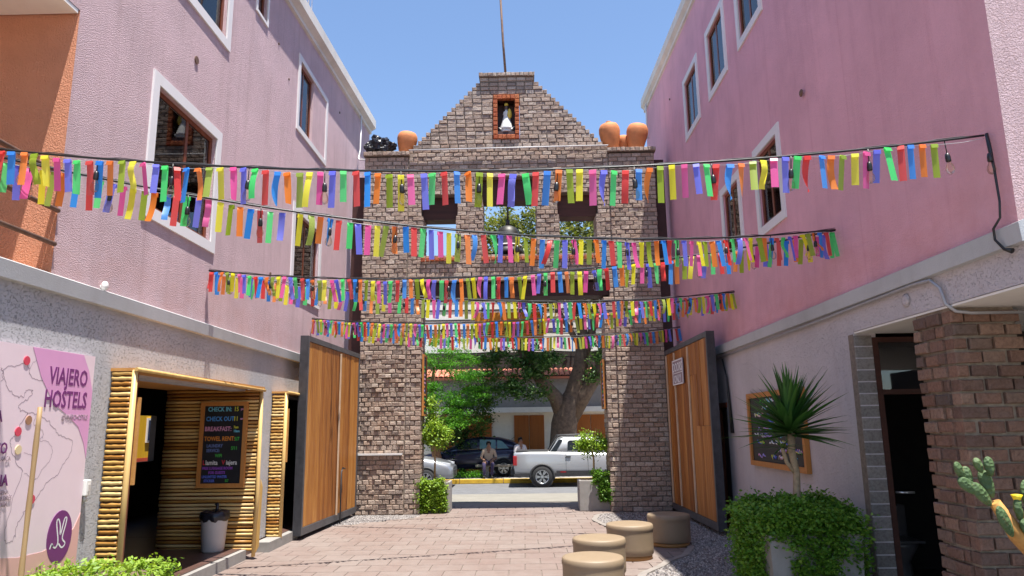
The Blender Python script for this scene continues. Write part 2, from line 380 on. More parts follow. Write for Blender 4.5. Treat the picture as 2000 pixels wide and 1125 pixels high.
M['alloy'] = plain('alloy', (.55,.56,.57), .3, .8, .05)
M['lamp_red'] = plain('tail_lamp', (.35,.012,.02), .15)
M['lamp_clear'] = plain('head_lamp', (.65,.67,.70), .12)
M['skin'] = plain('skin', (.22,.11,.07), .6)
M['shirt'] = plain('tan_shirt', (.42,.31,.22), .85)
M['shirt_w'] = plain('white_shirt', (.55,.5,.5), .85)
M['trousers'] = plain('purple_trousers', (.045,.035,.09), .9)
M['hair'] = plain('black_hair', (.015,.012,.012), .6)
M['statue_w'] = plain('statue_white', (.62,.62,.60), .5)
M['statue_y'] = plain('statue_yellow', (.62,.45,.06), .5)
M['statue_d'] = plain('statue_dark', (.10,.07,.06), .5)

# ------------------------------------------------------------------ ground and street
g = MB().quad((-400,-400,-.3),(400,-400,-.3),(400,400,-.3),(-400,400,-.3)).build('ground', M['earth']); struct(g)
PAVX0, PAVX1, PAVY0, PAVY1 = -4.02, 2.6, 3.0, 17.4
pb = MB(); pb.box(-9, 9, -12, 17.6, -.25, -.012)
pav = pb.build('courtyard_paving', M['joint']); struct(pav)
# curved concrete edge between paving and gravel (x as function of y)
EDGE = [(3.0,1.2),(6.0,1.1),(7.4,1.12),(8.2,1.2),(8.95,1.36),(9.75,1.8),(10.4,2.22),(10.95,2.4),(11.6,2.3),(12.4,1.9),(13.3,1.42),(14.1,1.3),(14.8,1.42),(15.2,1.7)]
def edge_x(y):
    if y >= 15.2: return 2.4
    for (a, xa), (b, xb) in zip(EDGE, EDGE[1:]):
        if a <= y <= b:
            t = (y-a)/(b-a); t = t*t*(3-2*t)*.5+t*.5; return xa+(xb-xa)*t
    return EDGE[0][1]
def left_x(y):                                        # left gravel pocket by the gate
    if 13.3 < y < 15.25: return -3.9+1.75*min(1, (y-13.3)/1.6)
    return -4.0
tiles = []; T = .4
for j in range(int((PAVY1-PAVY0)/T)):
    y = PAVY0+j*T; x = PAVX0-(T/2 if j % 2 else 0)
    while x < PAVX1:
        x0 = max(x, left_x(y+.2)); x1 = min(x+T, edge_x(y+.2)-.06)
        if x1-x0 > .06: tiles.append((x0, x1, y, y+T))
        x += T
tiles.sort(key=lambda t: abs(t[2]-10) if t[2] >= 8.2 else 100+abs(t[2]))
tmesh = []
for k in range(6):
    b = MB(); j = lambda a: a+random.uniform(-.004, .004)
    b.v = [(-.5,-.5,-.012),(.5,-.5,-.012),(.5,.5,-.012),(-.5,.5,-.012)]+[(sx*.488, sy*.488, random.uniform(-.0015,.0015)) for sx, sy in ((-1,-1),(1,-1),(1,1),(-1,1))]
    for q in ((4,5,6,7),(0,1,5,4),(1,2,6,5),(2,3,7,6),(3,0,4,7)): b.face(*q)
    tmesh.append(b.mesh('paver', M['paver'], False))
rest = MB(); rr = []
for i, (x0, x1, y0, y1) in enumerate(tiles):
    w, h = x1-x0-.007, y1-y0-.007
    if i < 300:
        link('paver', tmesh[i % 6], pav, ((x0+x1)/2, (y0+y1)/2, 0), None, (w, h, 1))
    else:
        src = tmesh[i % 6]; n = len(rest.v); r = random.random()
        for v in src.vertices: rest.v.append((v.co.x*w+(x0+x1)/2, v.co.y*h+(y0+y1)/2, v.co.z)); rr.append(r)
        for p in src.polygons: rest.face(*[n+q for q in p.vertices])
def set_rnd(me, vals):
    a = me.attributes.new('rnd', 'FLOAT', 'POINT'); a.data.foreach_set('value', vals)
o = rest.build('outer_pavers', M['paver'], pav, fix=False); set_rnd(o.data, rr); stuff(o)
# edging strip
eb = MB(); ys = np.linspace(3, 15.25, 80)
for a, b in zip(ys, ys[1:]):
    xa, xb = edge_x(a), edge_x(b)
    for (p, q) in (((xa-.06, xb-.06), (xa+.04, xb+.04)),):
        n = len(eb.v)
        eb.v += [(p[0],a,-.02),(q[0],a,-.02),(q[1],b,-.02),(p[1],b,-.02),(p[0],a,.012),(q[0],a,.012),(q[1],b,.012),(p[1],b,.012)]
        for f in ((4,5,6,7),(0,1,5,4),(1,2,6,5),(2,3,7,6),(3,0,4,7)): eb.face(*[n+i for i in f])
o = eb.build('garden_edging', M['edging'], fix=False); struct(o)
# gravel beds: real stones
def gravel(name, label, spots, size=.02):
    V, F, A = [], [], []
    for (x, y) in spots:
        n = len(V); s = random.uniform(.55, 1.25)*size; a = random.random()*6.28; r = random.random()
        base = [(1,0,0),(-.5,.85,0),(-.5,-.85,0),(.1,.1,.85)]; c, d = math.cos(a), math.sin(a)
        for (px, py, pz) in base:
            px *= random.uniform(.7, 1.3); V.append((x+s*(c*px-d*py), y+s*(d*px+c*py), -.006+s*pz*random.uniform(.6, 1.3))); A.append(r)
        F += [(n, n+1, n+3), (n+1, n+2, n+3), (n+2, n, n+3)]
    me = bpy.data.meshes.new(name); me.from_pydata(V, [], F); me.materials.append(M['gravel']); set_rnd(me, A)
    return tag(link(name, me), label, 'gravel', kind='stuff')
sp = []
while len(sp) < 26000:
    y = random.uniform(5.5, 15.3); x = random.uniform(1.1, 3.4)
    if x > edge_x(y)+.03: sp.append((x, y))
gravel('gravel_bed', 'grey gravel strip along the foot of the right wall', sp)
sp = []
while len(sp) < 5000:
    y = random.uniform(13.3, 15.4); x = random.uniform(-4, -2.1)
    if x < left_x(y)-.0: sp.append((x, y))
gravel('gravel_pocket', 'small patch of grey gravel at the foot of the left brick pillar', sp)
# street
o = MB().box(-60, 60, 17.62, 19.75, -.25, -.004).build('near_pavement', M['concrete_pale']); struct(o)
o = MB().box(-60, 60, 19.76, 25.2, -.28, -.15).build('road', M['asphalt']); struct(o)
o = MB().box(-60, 60, 25.4, 29.2, -.25, -.004).build('far_pavement', M['concrete']); struct(o)
kb = thing('yellow_kerb', 'worn yellow painted kerb along the far side of the street', 'kerb', (0, 25.3, -.15))
km = MB().bbox(-.74, .74, -.09, .09, 0, .15, .015).mesh('kerb_stone', M['kerb_yellow'])
for i in range(-10, 11): link('kerb_stone', km, kb, (i*1.5, 0, 0))

# ------------------------------------------------------------------ wall builder
def wall(mb, x, sgn, y0, y1, z0, z1, holes, th=.22):
    """wall in plane x (outer face towards sgn), rectangular holes (ya,yb,za,zb); front, reveals and back"""
    ysn = sorted({y0, y1, *[h[0] for h in holes], *[h[1] for h in holes]}); zsn = sorted({z0, z1, *[h[2] for h in holes], *[h[3] for h in holes]})
    ysn = [a for a in ysn if y0 <= a <= y1]; zsn = [a for a in zsn if z0 <= a <= z1]
    xb = x-sgn*th
    for a, b in zip(ysn, ysn[1:]):
        for c, d in zip(zsn, zsn[1:]):
            m, n = (a+b)/2, (c+d)/2
            if any(h[0] < m < h[1] and h[2] < n < h[3] for h in holes): continue
            mb.quad((x,a,c),(x,b,c),(x,b,d),(x,a,d)); mb.quad((xb,a,c),(xb,a,d),(xb,b,d),(xb,b,c))
    for (a, b, c, d) in holes:
        mb.quad((x,a,c),(xb,a,c),(xb,a,d),(x,a,d)); mb.quad((x,b,c),(x,b,d),(xb,b,d),(xb,b,c))
        mb.quad((x,a,d),(xb,a,d),(xb,b,d),(x,b,d)); mb.quad((x,a,c),(x,b,c),(xb,b,c),(xb,a,c))
    mb.quad((x,y0,z0),(x,y0,z1),(xb,y0,z1),(xb,y0,z0)); mb.quad((x,y1,z0),(xb,y1,z0),(xb,y1,z1),(x,y1,z1))
    return mb

def window(bld, x, sgn, y0, y1, z0, z1, tr=.13, frac=(0, 1), mull=.5, curtain=True, inset=.05):
    """white surround (the window itself), brown frame, sashes with panes as sub-parts"""
    t = MB(); xo = x+sgn*.022
    def ring(mb, ya, yb, za, zb, w, xa, xb):
        for (a, b, c, d) in ((ya, yb, za, za+w), (ya, yb, zb-w, zb), (ya, ya+w, za+w, zb-w), (yb-w, yb, za+w, zb-w)):
            mb.box(min(xa, xb), max(xa, xb), a, b, c, d)
    ring(t, y0, y1, z0, z1, tr, x-sgn*.004, xo)
    w = t.build('window', M['white'], bld)
    ya, yb = y0+tr+(y1-y0-2*tr)*frac[0], y0+tr+(y1-y0-2*tr)*frac[1]; za, zb = z0+tr, z1-tr
    f = MB(); xf = x-sgn*inset
    ring(f, ya+.002, yb-.002, za+.002, zb-.002, .055, xf-sgn*.06, xf)
    ym = ya+(yb-ya)*mull
    f.box(min(xf-sgn*.045, xf-sgn*.004), max(xf-sgn*.045, xf-sgn*.004), ym-.028, ym+.028, za+.057, zb-.057)
    f.build('frame', M['brown_frame'], w)
    for a, b, dx in ((ya+.058, ym-.03, .014), (ym+.03, yb-.058, .018)):
        xx = xf-sgn*dx
        MB().box(xx-.003, xx+.003, a, b, za+.058, zb-.058).build('pane', M['glass'], w)
    if curtain:
        c = MB(); xc = x-sgn*(inset+.07); n = 24
        pts = [(xc+.02*math.sin(i*1.7), ya+(yb-ya)*(i/n)) for i in range(n+1)]
        lim = int(n*.8)
        for (p, q) in list(zip(pts, pts[1:]))[:lim]: c.quad((p[0],p[1],za),(q[0],q[1],za),(q[0],q[1],zb),(p[0],p[1],zb))
        c.build('curtain', M['curtain'], w)
    return (ya, yb, za, zb)

def shell(bld, x0, x1, y0, y1, z0, z1, name='interior'):
    """dark closed room volume behind a facade, open towards the facade side only"""
    return None

def disc(bld, name, m, p, r, sgn, th=.02):
    return MB().lathe([(r*.6, -th), (r, -th*.5), (r, 0)], 12, p, axis='x').build(name, m, bld)

# ------------------------------------------------------------------ left building
XL = -4.0
LB = thing('pink_building', 'pink stucco building with grey ground floor and bamboo doorways on the left', 'building', (XL, 10, 0))
lw = dict(w1=(7.18,8.96,4.0,5.655), top=(7.22,9.03,6.88,8.4), sm=(9.86,10.37,8.05,8.62), w2=(11.95,13.88,7.04,8.5), w3=(12.0,13.78,4.05,5.7))
holes = []
holes.append(window(LB, XL, 1, *lw['w1'], mull=.55))
holes.append(window(LB, XL, 1, *lw['top'], mull=.5))
holes.append(window(LB, XL, 1, *lw['sm'], tr=.05, mull=.5, curtain=False))
holes.append(window(LB, XL, 1, *lw['w2'], tr=.1, frac=(0, .5), mull=.42))
holes.append(window(LB, XL, 1, *lw['w3'], mull=.5, curtain=False))
wl = MB(); wall(wl, XL, 1, 5.88, 17.9, 3.06, 9.7, holes)
wall(wl, XL, 1, 1.0, 5.88, 5.54, 9.2, [])
wl.build('upper_wall', M['pink'], LB)
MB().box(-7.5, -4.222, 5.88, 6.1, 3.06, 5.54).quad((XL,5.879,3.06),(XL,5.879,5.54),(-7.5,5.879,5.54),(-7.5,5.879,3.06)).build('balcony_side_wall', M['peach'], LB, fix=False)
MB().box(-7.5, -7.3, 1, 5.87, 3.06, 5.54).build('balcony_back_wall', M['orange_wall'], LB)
MB().box(-7.5, -4.004, 1, 5.86, 5.50, 5.536).build('balcony_ceiling', M['soffit'], LB)
MB().box(-7.5, -4.03, 1, 5.86, 2.9, 3.07).build('balcony_floor', M['balcony_tile'], LB)
for z in (3.95, 3.632, 3.335):
    MB().tube([(XL+.01, 1.0, z+.02), (XL+.01, 5.87, z)], .022, 8).build('balcony_rail', M['rust'], LB)
P1 = (6.98, 10.38, .0, 2.30); P2 = (11.48, 13.6, .0, 2.28)
gl = MB(); wall(gl, XL-.002, 1, 1.0, 17.9, -.1, 2.94, [(P1[0], P1[1], -.1, P1[3]), (P2[0], P2[1], -.1, P2[3])])
gl.build('lower_wall', M['grey'], LB)
MB().prism([(0,2.92),(.05,2.925),(.06,3.06),(0,3.085)], lambda a, z: (XL+a-.003, 1.0, z), lambda a, z: (XL+a-.003, 17.88, z)).build('ledge', M['ledge'], LB)
cz = lambda y: 9.0+.066*(y-11.05)
MB().prism([(-.2,-.02),(.0,0),(.05,.02),(.05,.09),(.16,.16),(.16,.38),(-.2,.40)], lambda a, z: (XL+a, 1.0, cz(1.0)+z), lambda a, z: (XL+a, 17.92, cz(17.92)+z)).build('cornice', M['cornice'], LB)
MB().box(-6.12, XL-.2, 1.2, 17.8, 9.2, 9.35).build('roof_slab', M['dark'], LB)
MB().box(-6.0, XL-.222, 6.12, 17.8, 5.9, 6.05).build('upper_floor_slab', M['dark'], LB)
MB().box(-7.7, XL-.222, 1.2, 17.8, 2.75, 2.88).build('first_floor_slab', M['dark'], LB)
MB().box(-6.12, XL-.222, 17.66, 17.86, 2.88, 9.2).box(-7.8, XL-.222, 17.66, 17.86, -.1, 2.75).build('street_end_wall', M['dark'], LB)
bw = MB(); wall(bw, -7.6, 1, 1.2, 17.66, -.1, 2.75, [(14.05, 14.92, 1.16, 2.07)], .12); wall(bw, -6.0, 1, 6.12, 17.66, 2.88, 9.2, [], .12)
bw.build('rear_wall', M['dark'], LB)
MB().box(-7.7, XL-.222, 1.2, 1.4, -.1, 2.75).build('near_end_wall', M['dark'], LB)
for u in ((XL, 8.12, 6.27, .05), (XL, 10.9, 8.08, .02), (XL, 11.47, 7.735, .02), (XL, 14.83, 8.66, .025), (XL, 11.05, 4.18, .03)):
    disc(LB, 'wall_cap', M['rust'], (u[0]+.015, u[1], u[2]), u[3], 1)
# yard seen through the back of the room
yw = thing('yellow_board_wall', 'bright yellow board wall seen through the dark doorway', 'wall', (-8.8, 16.5, 0))
for i in range(22):
    MB().box(-.02, .02, 0, .185, 0, 2.7).build('board', M['yellow_wall'], yw, (0, -2.4+i*.19, 0))
for y_ in (.28, -.72):
    w = MB().box(.024, .05, 0, .62, 1.50, 2.06).build('window', M['white'], yw, (0, y_, 0)); MB().box(.052, .056, .05, .57, 1.55, 2.01).build('pane', M['navy'], w, (0, 0, 0))
MB().box(.024, .03, -2.4, 1.8, 0, 1.16).build('red_base', M['redpaint'], yw, (0, 0, 0))
# raised floor and steps
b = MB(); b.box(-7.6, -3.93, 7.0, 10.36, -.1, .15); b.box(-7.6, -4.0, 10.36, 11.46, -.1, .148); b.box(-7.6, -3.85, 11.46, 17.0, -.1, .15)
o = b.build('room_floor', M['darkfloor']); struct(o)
o = MB().box(-3.945, -3.86, 6.98, 10.3, -.02, .135).build('door_step', M['concrete']); tag(o, 'low concrete step in front of the first bamboo doorway', 'step')
o = MB().box(-3.97, -3.75, 10.9, 12.3, -.02, .14).build('door_step', M['concrete']); tag(o, 'low concrete step beside the open left gate leaf', 'step')

# ---- bamboo portals
def slat_mesh(L, n):
    out = []
    for k in range(n):
        b = MB(); ks = 6; pts = []; rs = []
        for i in range(ks+1):
            pts.append((L*i/ks, random.uniform(-.003,.003), random.uniform(-.002,.002))); rs.append(.0195*random.uniform(.95,1.04))
        b.tube(pts, rs, 8); out.append(b.mesh('slat', M['bamboo']))
    return out
def slat_panel(par, x0, x1, y, z0, z1, pitch=.0492):
    ms = slat_mesh(x1-x0, 4); z = z0+.02; i = 0
    while z < z1:
        link('slat', ms[i % 4], par, (x0+random.uniform(-.008,.008)-par.location.x, y-par.location.y, z-par.location.z), (random.uniform(0,6), random.uniform(-.004,.004), random.uniform(-.004,.004)))
        z += pitch*random.uniform(.97,1.03); i += 1
PX = -3.765
def portal(name, label, y0, y1, ztop, zb, far_in):
    p = thing(name, label, 'doorway', (XL, y0, 0))
    slat_panel(p, XL+.01, PX-.03, y0-.03, zb, ztop)
    MB().tube([(PX-.005, y0-.03, zb-.02), (PX-.005, y0-.03, ztop+.03)], .027, 10).build('corner_post', M['bamboo_v'], p)
    MB().box(XL-.2, PX, y0+.0, y0+.035, zb, ztop).build('backing_board', M['brown_frame'], p)
    MB().box(far_in, PX+.02, y0-.05, y1+.03, ztop+.02, ztop+.05).build('top_board', M['plywood'], p)
    MB().tube([(PX+.02, y0-.06, ztop+.035), (PX+.02, y1+.04, ztop+.0)], .02, 8).build('top_pole', M['bamboo_v'], p)
    if far_in < -4.5:
        slat_panel(p, far_in, PX-.03, y1-.03, zb, ztop)
        MB().box(far_in, PX-.02, y1+.0, y1+.03, zb, ztop).build('backing_board', M['brown_frame'], p)
        MB().tube([(PX-.005, y1-.03, zb-.08), (PX+.01, y1-.03, zb+.8), (PX-.005, y1-.03, ztop+.03)], .027, 10).build('corner_post', M['bamboo_v'], p)
        b = MB(); b.prism([(0,.0),(.1,.1),(.12,.9),(.06,1.0),(.04,.5)], lambda a, z: (PX+.01+a*.5, y1-.02, zb-.05+z), lambda a, z: (PX+.01+a*.5, y1-.0, zb-.05+z)); b.build('loose_strip', M['bamboo_v'], p)
    # window leaf hanging inside the opening
    MB().box(PX-.05, PX+.01, y0+.06, y0+.10, 1.25, 2.08).build('side_shutter', M['plywood'], p)
    return p
portal('bamboo_doorway', 'bamboo slat doorway with the chalkboard and the grey bin', 6.95, 10.36, 2.31, .12, -5.13)
portal('bamboo_doorway', 'narrow bamboo slat doorway half hidden by the left gate leaf', 11.46, 13.6, 2.30, .14, -4.4)

# ---- text
FONT = None
def text(body, size, m, parent, o, right, upv, align='LEFT', name='lettering', ex=.0012, sx=1.0, offset=0.0):
    cu = bpy.data.curves.new('t', 'FONT'); cu.body = body; cu.size = size; cu.align_x = align; cu.extrude = ex; cu.resolution_u = 2; cu.offset = offset
    tmp = bpy.data.objects.new('t', cu); col.objects.link(tmp)
    bpy.context.view_layer.update()
    me = bpy.data.meshes.new_from_object(tmp.evaluated_get(bpy.context.evaluated_depsgraph_get()))
    bpy.data.objects.remove(tmp); bpy.data.curves.remove(cu)
    r, u = Vector(right).normalized(), Vector(upv).normalized(); n = r.cross(u)
    mt = Matrix((r*sx, u, n)).transposed().to_4x4(); mt.translation = Vector(o)
    me.transform(mt); me.materials.clear(); me.materials.append(m)
    ob = link(name, me, parent); return ob

# ---- chalkboard on the slat panel
cb = thing('menu_chalkboard', 'framed chalkboard with colourful check-in and breakfast lettering on the bamboo panel', 'chalkboard', (-4.26, 10.28, .97))
Y = 10.285; x0, x1, z0, z1 = -4.6, -3.93, .97, 2.15
MB().box(x0+.05, x1-.05, Y-.015, Y+.01, z0+.05, z1-.05).build('board', M['black'], cb)
fb = MB()
for a in ((x0, x1, z0, z0+.055), (x0, x1, z1-.055, z1), (x0, x0+.055, z0+.055, z1-.055), (x1-.055, x1, z0+.055, z1-.055)): fb.box(a[0], a[1], Y-.035, Y+.012, a[2], a[3])
fb.build('frame', M['frame_wood'], cb)
lines = [(-4.50,2.02,.088,'CHECK IN:','cyan'),(-4.13,2.02,.088,'15','yellow'),(-4.03,2.035,.045,'pm','pink'),
 (-4.52,1.885,.088,'CHECK OUT','blue'),(-4.13,1.885,.088,'11','yellow'),(-4.03,1.90,.045,'am','pink'),
 (-4.53,1.745,.088,'BREAKFAST:','pink'),(-4.12,1.78,.05,'7am','yellow'),(-4.12,1.725,.05,'10am','cyan'),
 (-4.53,1.61,.085,'TOWEL RENT:','orange'),(-4.10,1.61,.07,'S/7','green'),
 (-4.49,1.52,.062,'LAUNDRY','slate'),(-4.49,1.455,.062,'SERVICE:','slate'),(-4.14,1.485,.065,'S/11','green'),
 (-4.36,1.385,.06,'WIFI','green'),(-4.53,1.28,.09,'L','red'),(-4.49,1.28,.09,'lamita','white'),(-4.26,1.28,.09,'V','red'),(-4.20,1.28,.09,'iajera','white'),
 (-4.53,1.215,.052,'FREE LUGGAGE ROOM','purple'),(-4.44,1.155,.052,'FOR GUESTS','purple'),
 (-4.53,1.10,.05,'UNLIMITED WATER','indigo'),(-4.50,1.045,.05,'STICKER','indigo'),(-4.20,1.045,.05,'S/7','green')]
for (x, z, s, t_, c) in lines: text(t_, s, CH[c], cb, (x, Y-.0165, z), (1,0,0), (0,0,1), sx=.8, offset=.0016)
# ---- bin
bn = thing('litter_bin', 'grey plastic litter bin lined with a black bag', 'bin', (-4.24, 10.1, .15))
MB().lathe([(.135,0),(.145,.02),(.175,.42),(.178,.46),(.165,.46)], 20, (0,0,0)).build('bucket', M['bin'], bn, (0,0,0))
b = MB(); n = 28
prof = [(.172,.40),(.186,.42),(.192,.47),(.176,.515),(.12,.53),(.02,.50)]; b.lathe(prof, n); 
b.v = [(x*(1+.05*math.sin(9*math.atan2(y, x))+random.uniform(-.03,.03)), y*(1+.05*math.sin(9*math.atan2(y, x))), z+.012*math.sin(7*math.atan2(y, x))) for x, y, z in b.v]
b.build('bag', M['bag'], bn, (0,0,0))
MB().tube([(.02,0,.5),(.03,.01,.58),(.01,.02,.62)], [.03,.02,.03], 7).build('bag_knot', M['bag'], bn, (0,0,0))

# ---- map poster (flat print on a thin sheet on the wall); local axes: a = along -y?  reading left->right is +y
po = thing('map_poster', 'large pale pink hostel map poster with violet emblem on the grey wall', 'poster', (XL+.03, 5.5, .58))
XP = XL+.03
PY0, PY1, PZ0, PZ1 = 4.1, 6.58, .58, 2.44
MB().box(XL+.004, XP, PY0, PY1, PZ0, PZ1).build('sheet', M['poster'], po)
def flat(name, pts, m, lift=.003, parent=po):
    return MB().prism(pts, lambda y, z: (XP+.0005, y, z), lambda y, z: (XP+lift, y, z)).build(name, m, parent)
def arc(cy, cz_, ry, rz, a0, a1, n=14): return [(cy+ry*math.cos(R(a0+(a1-a0)*i/n)), cz_+rz*math.sin(R(a0+(a1-a0)*i/n))) for i in range(n+1)]
flat('pink_shape', [(5.72,2.436),(6.40,2.436),(6.50,2.30),(6.578,2.12),(6.578,1.52),(6.52,1.66),(6.42,1.80),(6.25,1.90),(6.10,1.97),(5.98,2.07),(5.86,2.20)], M['poster_pink'])
flat('coral_shape', [(4.11,.584),(6.578,.584),(6.578,1.05),(6.50,.93),(6.36,.84),(6.10,.795),(5.80,.80),(5.4,.86),(5.0,.98),(4.5,1.15),(4.11,1.25)], M['poster_coral'])
flat('violet_disc', arc(6.31, .885, .165, .215, 0, 360, 28)[:-1], M['poster_violet'], .005)
def smooth(pts, k=5):
    out = []
    for i in range(len(pts)-1):
        p0, p1, p2, p3 = pts[max(i-1,0)], pts[i], pts[i+1], pts[min(i+2,len(pts)-1)]
        for j in range(k):
            t = j/k; f = lambda a, b_, c, d_: .5*((2*b_)+(-a+c)*t+(2*a-5*b_+4*c-d_)*t*t+(-a+3*b_-3*c+d_)*t**3)
            out.append((f(p0[0],p1[0],p2[0],p3[0]), f(p0[1],p1[1],p2[1],p3[1])))
    return out+[pts[-1]]
def pen(name, pts, w, m, lift=.0009, jit=0.0):
    """printed line: a flat strip lying on the sheet"""
    P_ = smooth(pts); P_ = [(a+random.gauss(0, jit), b_+random.gauss(0, jit)) for a, b_ in P_]; mb = MB()
    for (a, c), (e, f) in zip(P_, P_[1:]):
        l = math.hypot(e-a, f-c) or 1e-6; nx, ny = -(f-c)/l*w, (e-a)/l*w
        mb.quad((XP+lift,a+nx,c+ny),(XP+lift,a-nx,c-ny),(XP+lift,e-nx,f-ny),(XP+lift,e+nx,f+ny))
    return mb.build(name, m, po, fix=False)
M['poster_white'] = plain('poster_white', (.8,.78,.8), .6, var=.02)
pen('emblem_stroke', [(6.22,.83),(6.26,.80),(6.29,.85),(6.25,1.0),(6.27,1.03),(6.30,.98),(6.315,.90),(6.35,1.02),(6.38,1.03),(6.375,.98),(6.345,.87),(6.39,.82),(6.35,.79),(6.30,.83)], .007, M['poster_white'], .0062)
pen('emblem_stroke', [(6.19,.80),(6.21,.84),(6.235,.81)], .007, M['poster_white'], .0062)
text('VIAJERO', .20, M['poster_violet'], po, (XP+.004, 5.955, 2.16), (0,1,0), (0,.0,1), sx=.72, offset=.004)
text('HOSTELS', .20, M['poster_violet'], po, (XP+.004, 5.92, 1.965), (0,1,0), (0,0,1), sx=.72, offset=.004)
text('@VIAJEROHOSTELS', .062, M['poster_line'], po, (XP+.004, 6.17, 1.865), (0,1,0), (0,0,1), sx=.68)
for (yy, zz, s, tt) in ((5.46,1.84,.12,'A'),(5.555,1.60,.12,'MÉXICO'),(5.60,1.545,.05,'OAXACA'),(5.60,1.36,.12,'COLOMBIA'),(5.62,1.295,.048,'CARTAGENA'),(5.66,1.25,.048,'SAN ANDRÉS'),(5.62,1.205,.048,'TAYRONA'),(5.50,1.04,.12,'ECUADOR'),(5.46,.90-.26+.1,.11,'A')):
    text(tt, s, M['poster_violet'] if s > .1 else M['poster_line'], po, (XP+.0065, yy, zz), (0,1,0), (0,0,1), 'RIGHT', sx=.8, offset=.002 if s > .1 else 0)
pm = lambda u, v: (5.39+(u/180.0)*1.19*(1+.12*(u/180.0-1)), 2.44-((v-(668+u*.16))/((1128-u*.10)-(668+u*.16)))*1.86)   # poster pixel -> wall
def mp(L): return [pm(u, v) for u, v in L]
pen('map_outline', mp([(45,830),(60,805),(75,808),(85,812),(100,825),(112,838),(120,848),(132,855),(147,862),(150,880),(138,905),(128,925),(112,935),(102,950),(95,962),(85,975),(75,985),(68,998),(62,1010),(60,1030),(50,1040),(42,1030),(45,990),(52,950),(60,915),(48,895),(36,870),(33,855),(38,845),(45,830)]), .0022, M['poster_line'], .0009, .006)
pen('map_outline', mp([(0,718),(6,726),(10,742),(20,760),(34,770),(46,772),(52,760),(62,762),(58,776),(48,782),(40,792),(52,800),(60,806)]), .0022, M['poster_line'], .0009, .006)
pen('map_outline', mp([(4,742),(4,722),(16,714),(34,712),(42,708),(50,716),(54,730),(66,740),(80,744)]), .0022, M['poster_line'], .0009, .006)
pen('map_outline', mp([(75,808),(72,826),(84,834),(92,846),(88,858),(104,862),(112,880),(108,900),(96,915),(88,930),(78,926),(66,918)]), .0016, M['poster_line'], .0009, .005)
pen('map_outline', mp([(60,880),(74,884),(82,896),(78,912)]), .0016, M['poster_line'], .0009, .005)
pen('map_outline', mp([(64,688),(70,700),(60,706),(52,718)]), .0016, M['poster_line'], .0009, .005)
for (u, v, m) in ((45,704,'poster_red'),(61,818,'poster_brown'),(44,838,'poster_red'),(48,872,'poster_cream'),(83,967,'poster_red')):
    y_, z_ = pm(u, v); flat('map_dot', arc(y_, z_, .036, .036, 0, 360, 16)[:-1], M[m], .007)
# ---- bamboo cane leaning before the poster
b = MB(); A, B = Vector((-3.42, 5.06, .0)), Vector((-3.5, 5.19, 1.935)); pts = []; rs = []
for i in range(15):
    t = i/14; pts.append(A.lerp(B, t)); rs.append(.0165+(.003 if i % 3 == 0 else 0))
tag(b.tube(pts, rs, 10).build('bamboo_cane', M['bamboo_dry']), 'upright dry bamboo cane in front of the map poster', 'cane')
sw = thing('switch_box', 'small white switch box beside the map poster', 'switch', (XL+.03, 6.62, 1.26))
MB().bbox(-.03,.03,-.035,.035,-.07,.07,.008).build('cover', M['plastic_white'], sw, (0,0,0)); MB().box(.03,.038,-.012,.012,-.03,.03).build('rocker', M['bin'], sw, (0,0,0)); MB().tube([(0,0,-.07),(0,0,-.12)],.02,8).build('gland', M['bin'], sw, (0,0,0))
gb = thing('wall_lamp', 'small oval white lamp just above the left ledge', 'lamp', (XL+.01, 6.61, 3.075))
MB().lathe([(.02,-.09),(.06,-.075),(.085,-.03),(.09,.01),(.075,.055),(.04,.085),(.005,.092)], 18).build('globe', M['plastic_white'], gb, (.025,0,.04)).scale = (.35,.38,.5); MB().tube([(-.02,0,.03),(.01,0,.03)],.02,10).build('bracket', M['plastic_white'], gb, (0,0,0))
pp = MB().tube([(-3.93,16.62,9.4),(-3.93,16.6,8.5),(-3.93,16.45,8.22),(-3.85,16.2,8.08),(-3.6,15.95,7.98)], .018, 8).build('conduit_pipe', M['pipe_white']); tag(pp, 'bent white conduit pipe running down the left wall to the gateway top', 'pipe')
an = thing('roof_antenna', 'thin white antenna mast on the left roof edge', 'antenna', (-3.95, 12.2, 9.4))
MB().tube([(0,0,0),(.02,.02,2.2)], .012, 6).build('mast', M['pipe_white'], an, (0,0,0)); MB().tube([(.07,0,0),(.05,.0,1.4)], .007, 6).build('stay', M['pipe_white'], an, (0,0,0))

# ------------------------------------------------------------------ right building
XR = 3.4
RB = thing('pink_building', 'taller pink stucco building in shade on the right', 'building', (XR, 10, 0))
zz = (7.38, 8.70)
rh = [window(RB, XR, -1, 12.6, 13.8, *zz, tr=.12, inset=.02), window(RB, XR, -1, 10.78, 11.95, *zz, tr=.12, inset=.02), window(RB, XR, -1, 9.07, 10.2, *zz, tr=.12, inset=.02),
      window(RB, XR, -1, 8.86, 9.93, 4.33, 5.63, tr=.12, inset=.03), window(RB, XR, -1, 10.6, 11.7, 4.33, 5.63, tr=.12, inset=.03)]
b = MB(); wall(b, XR, -1, 4.78, 18.1, 3.06, 10.2, rh)
b.build('upper_wall', M['pink_r'], RB)
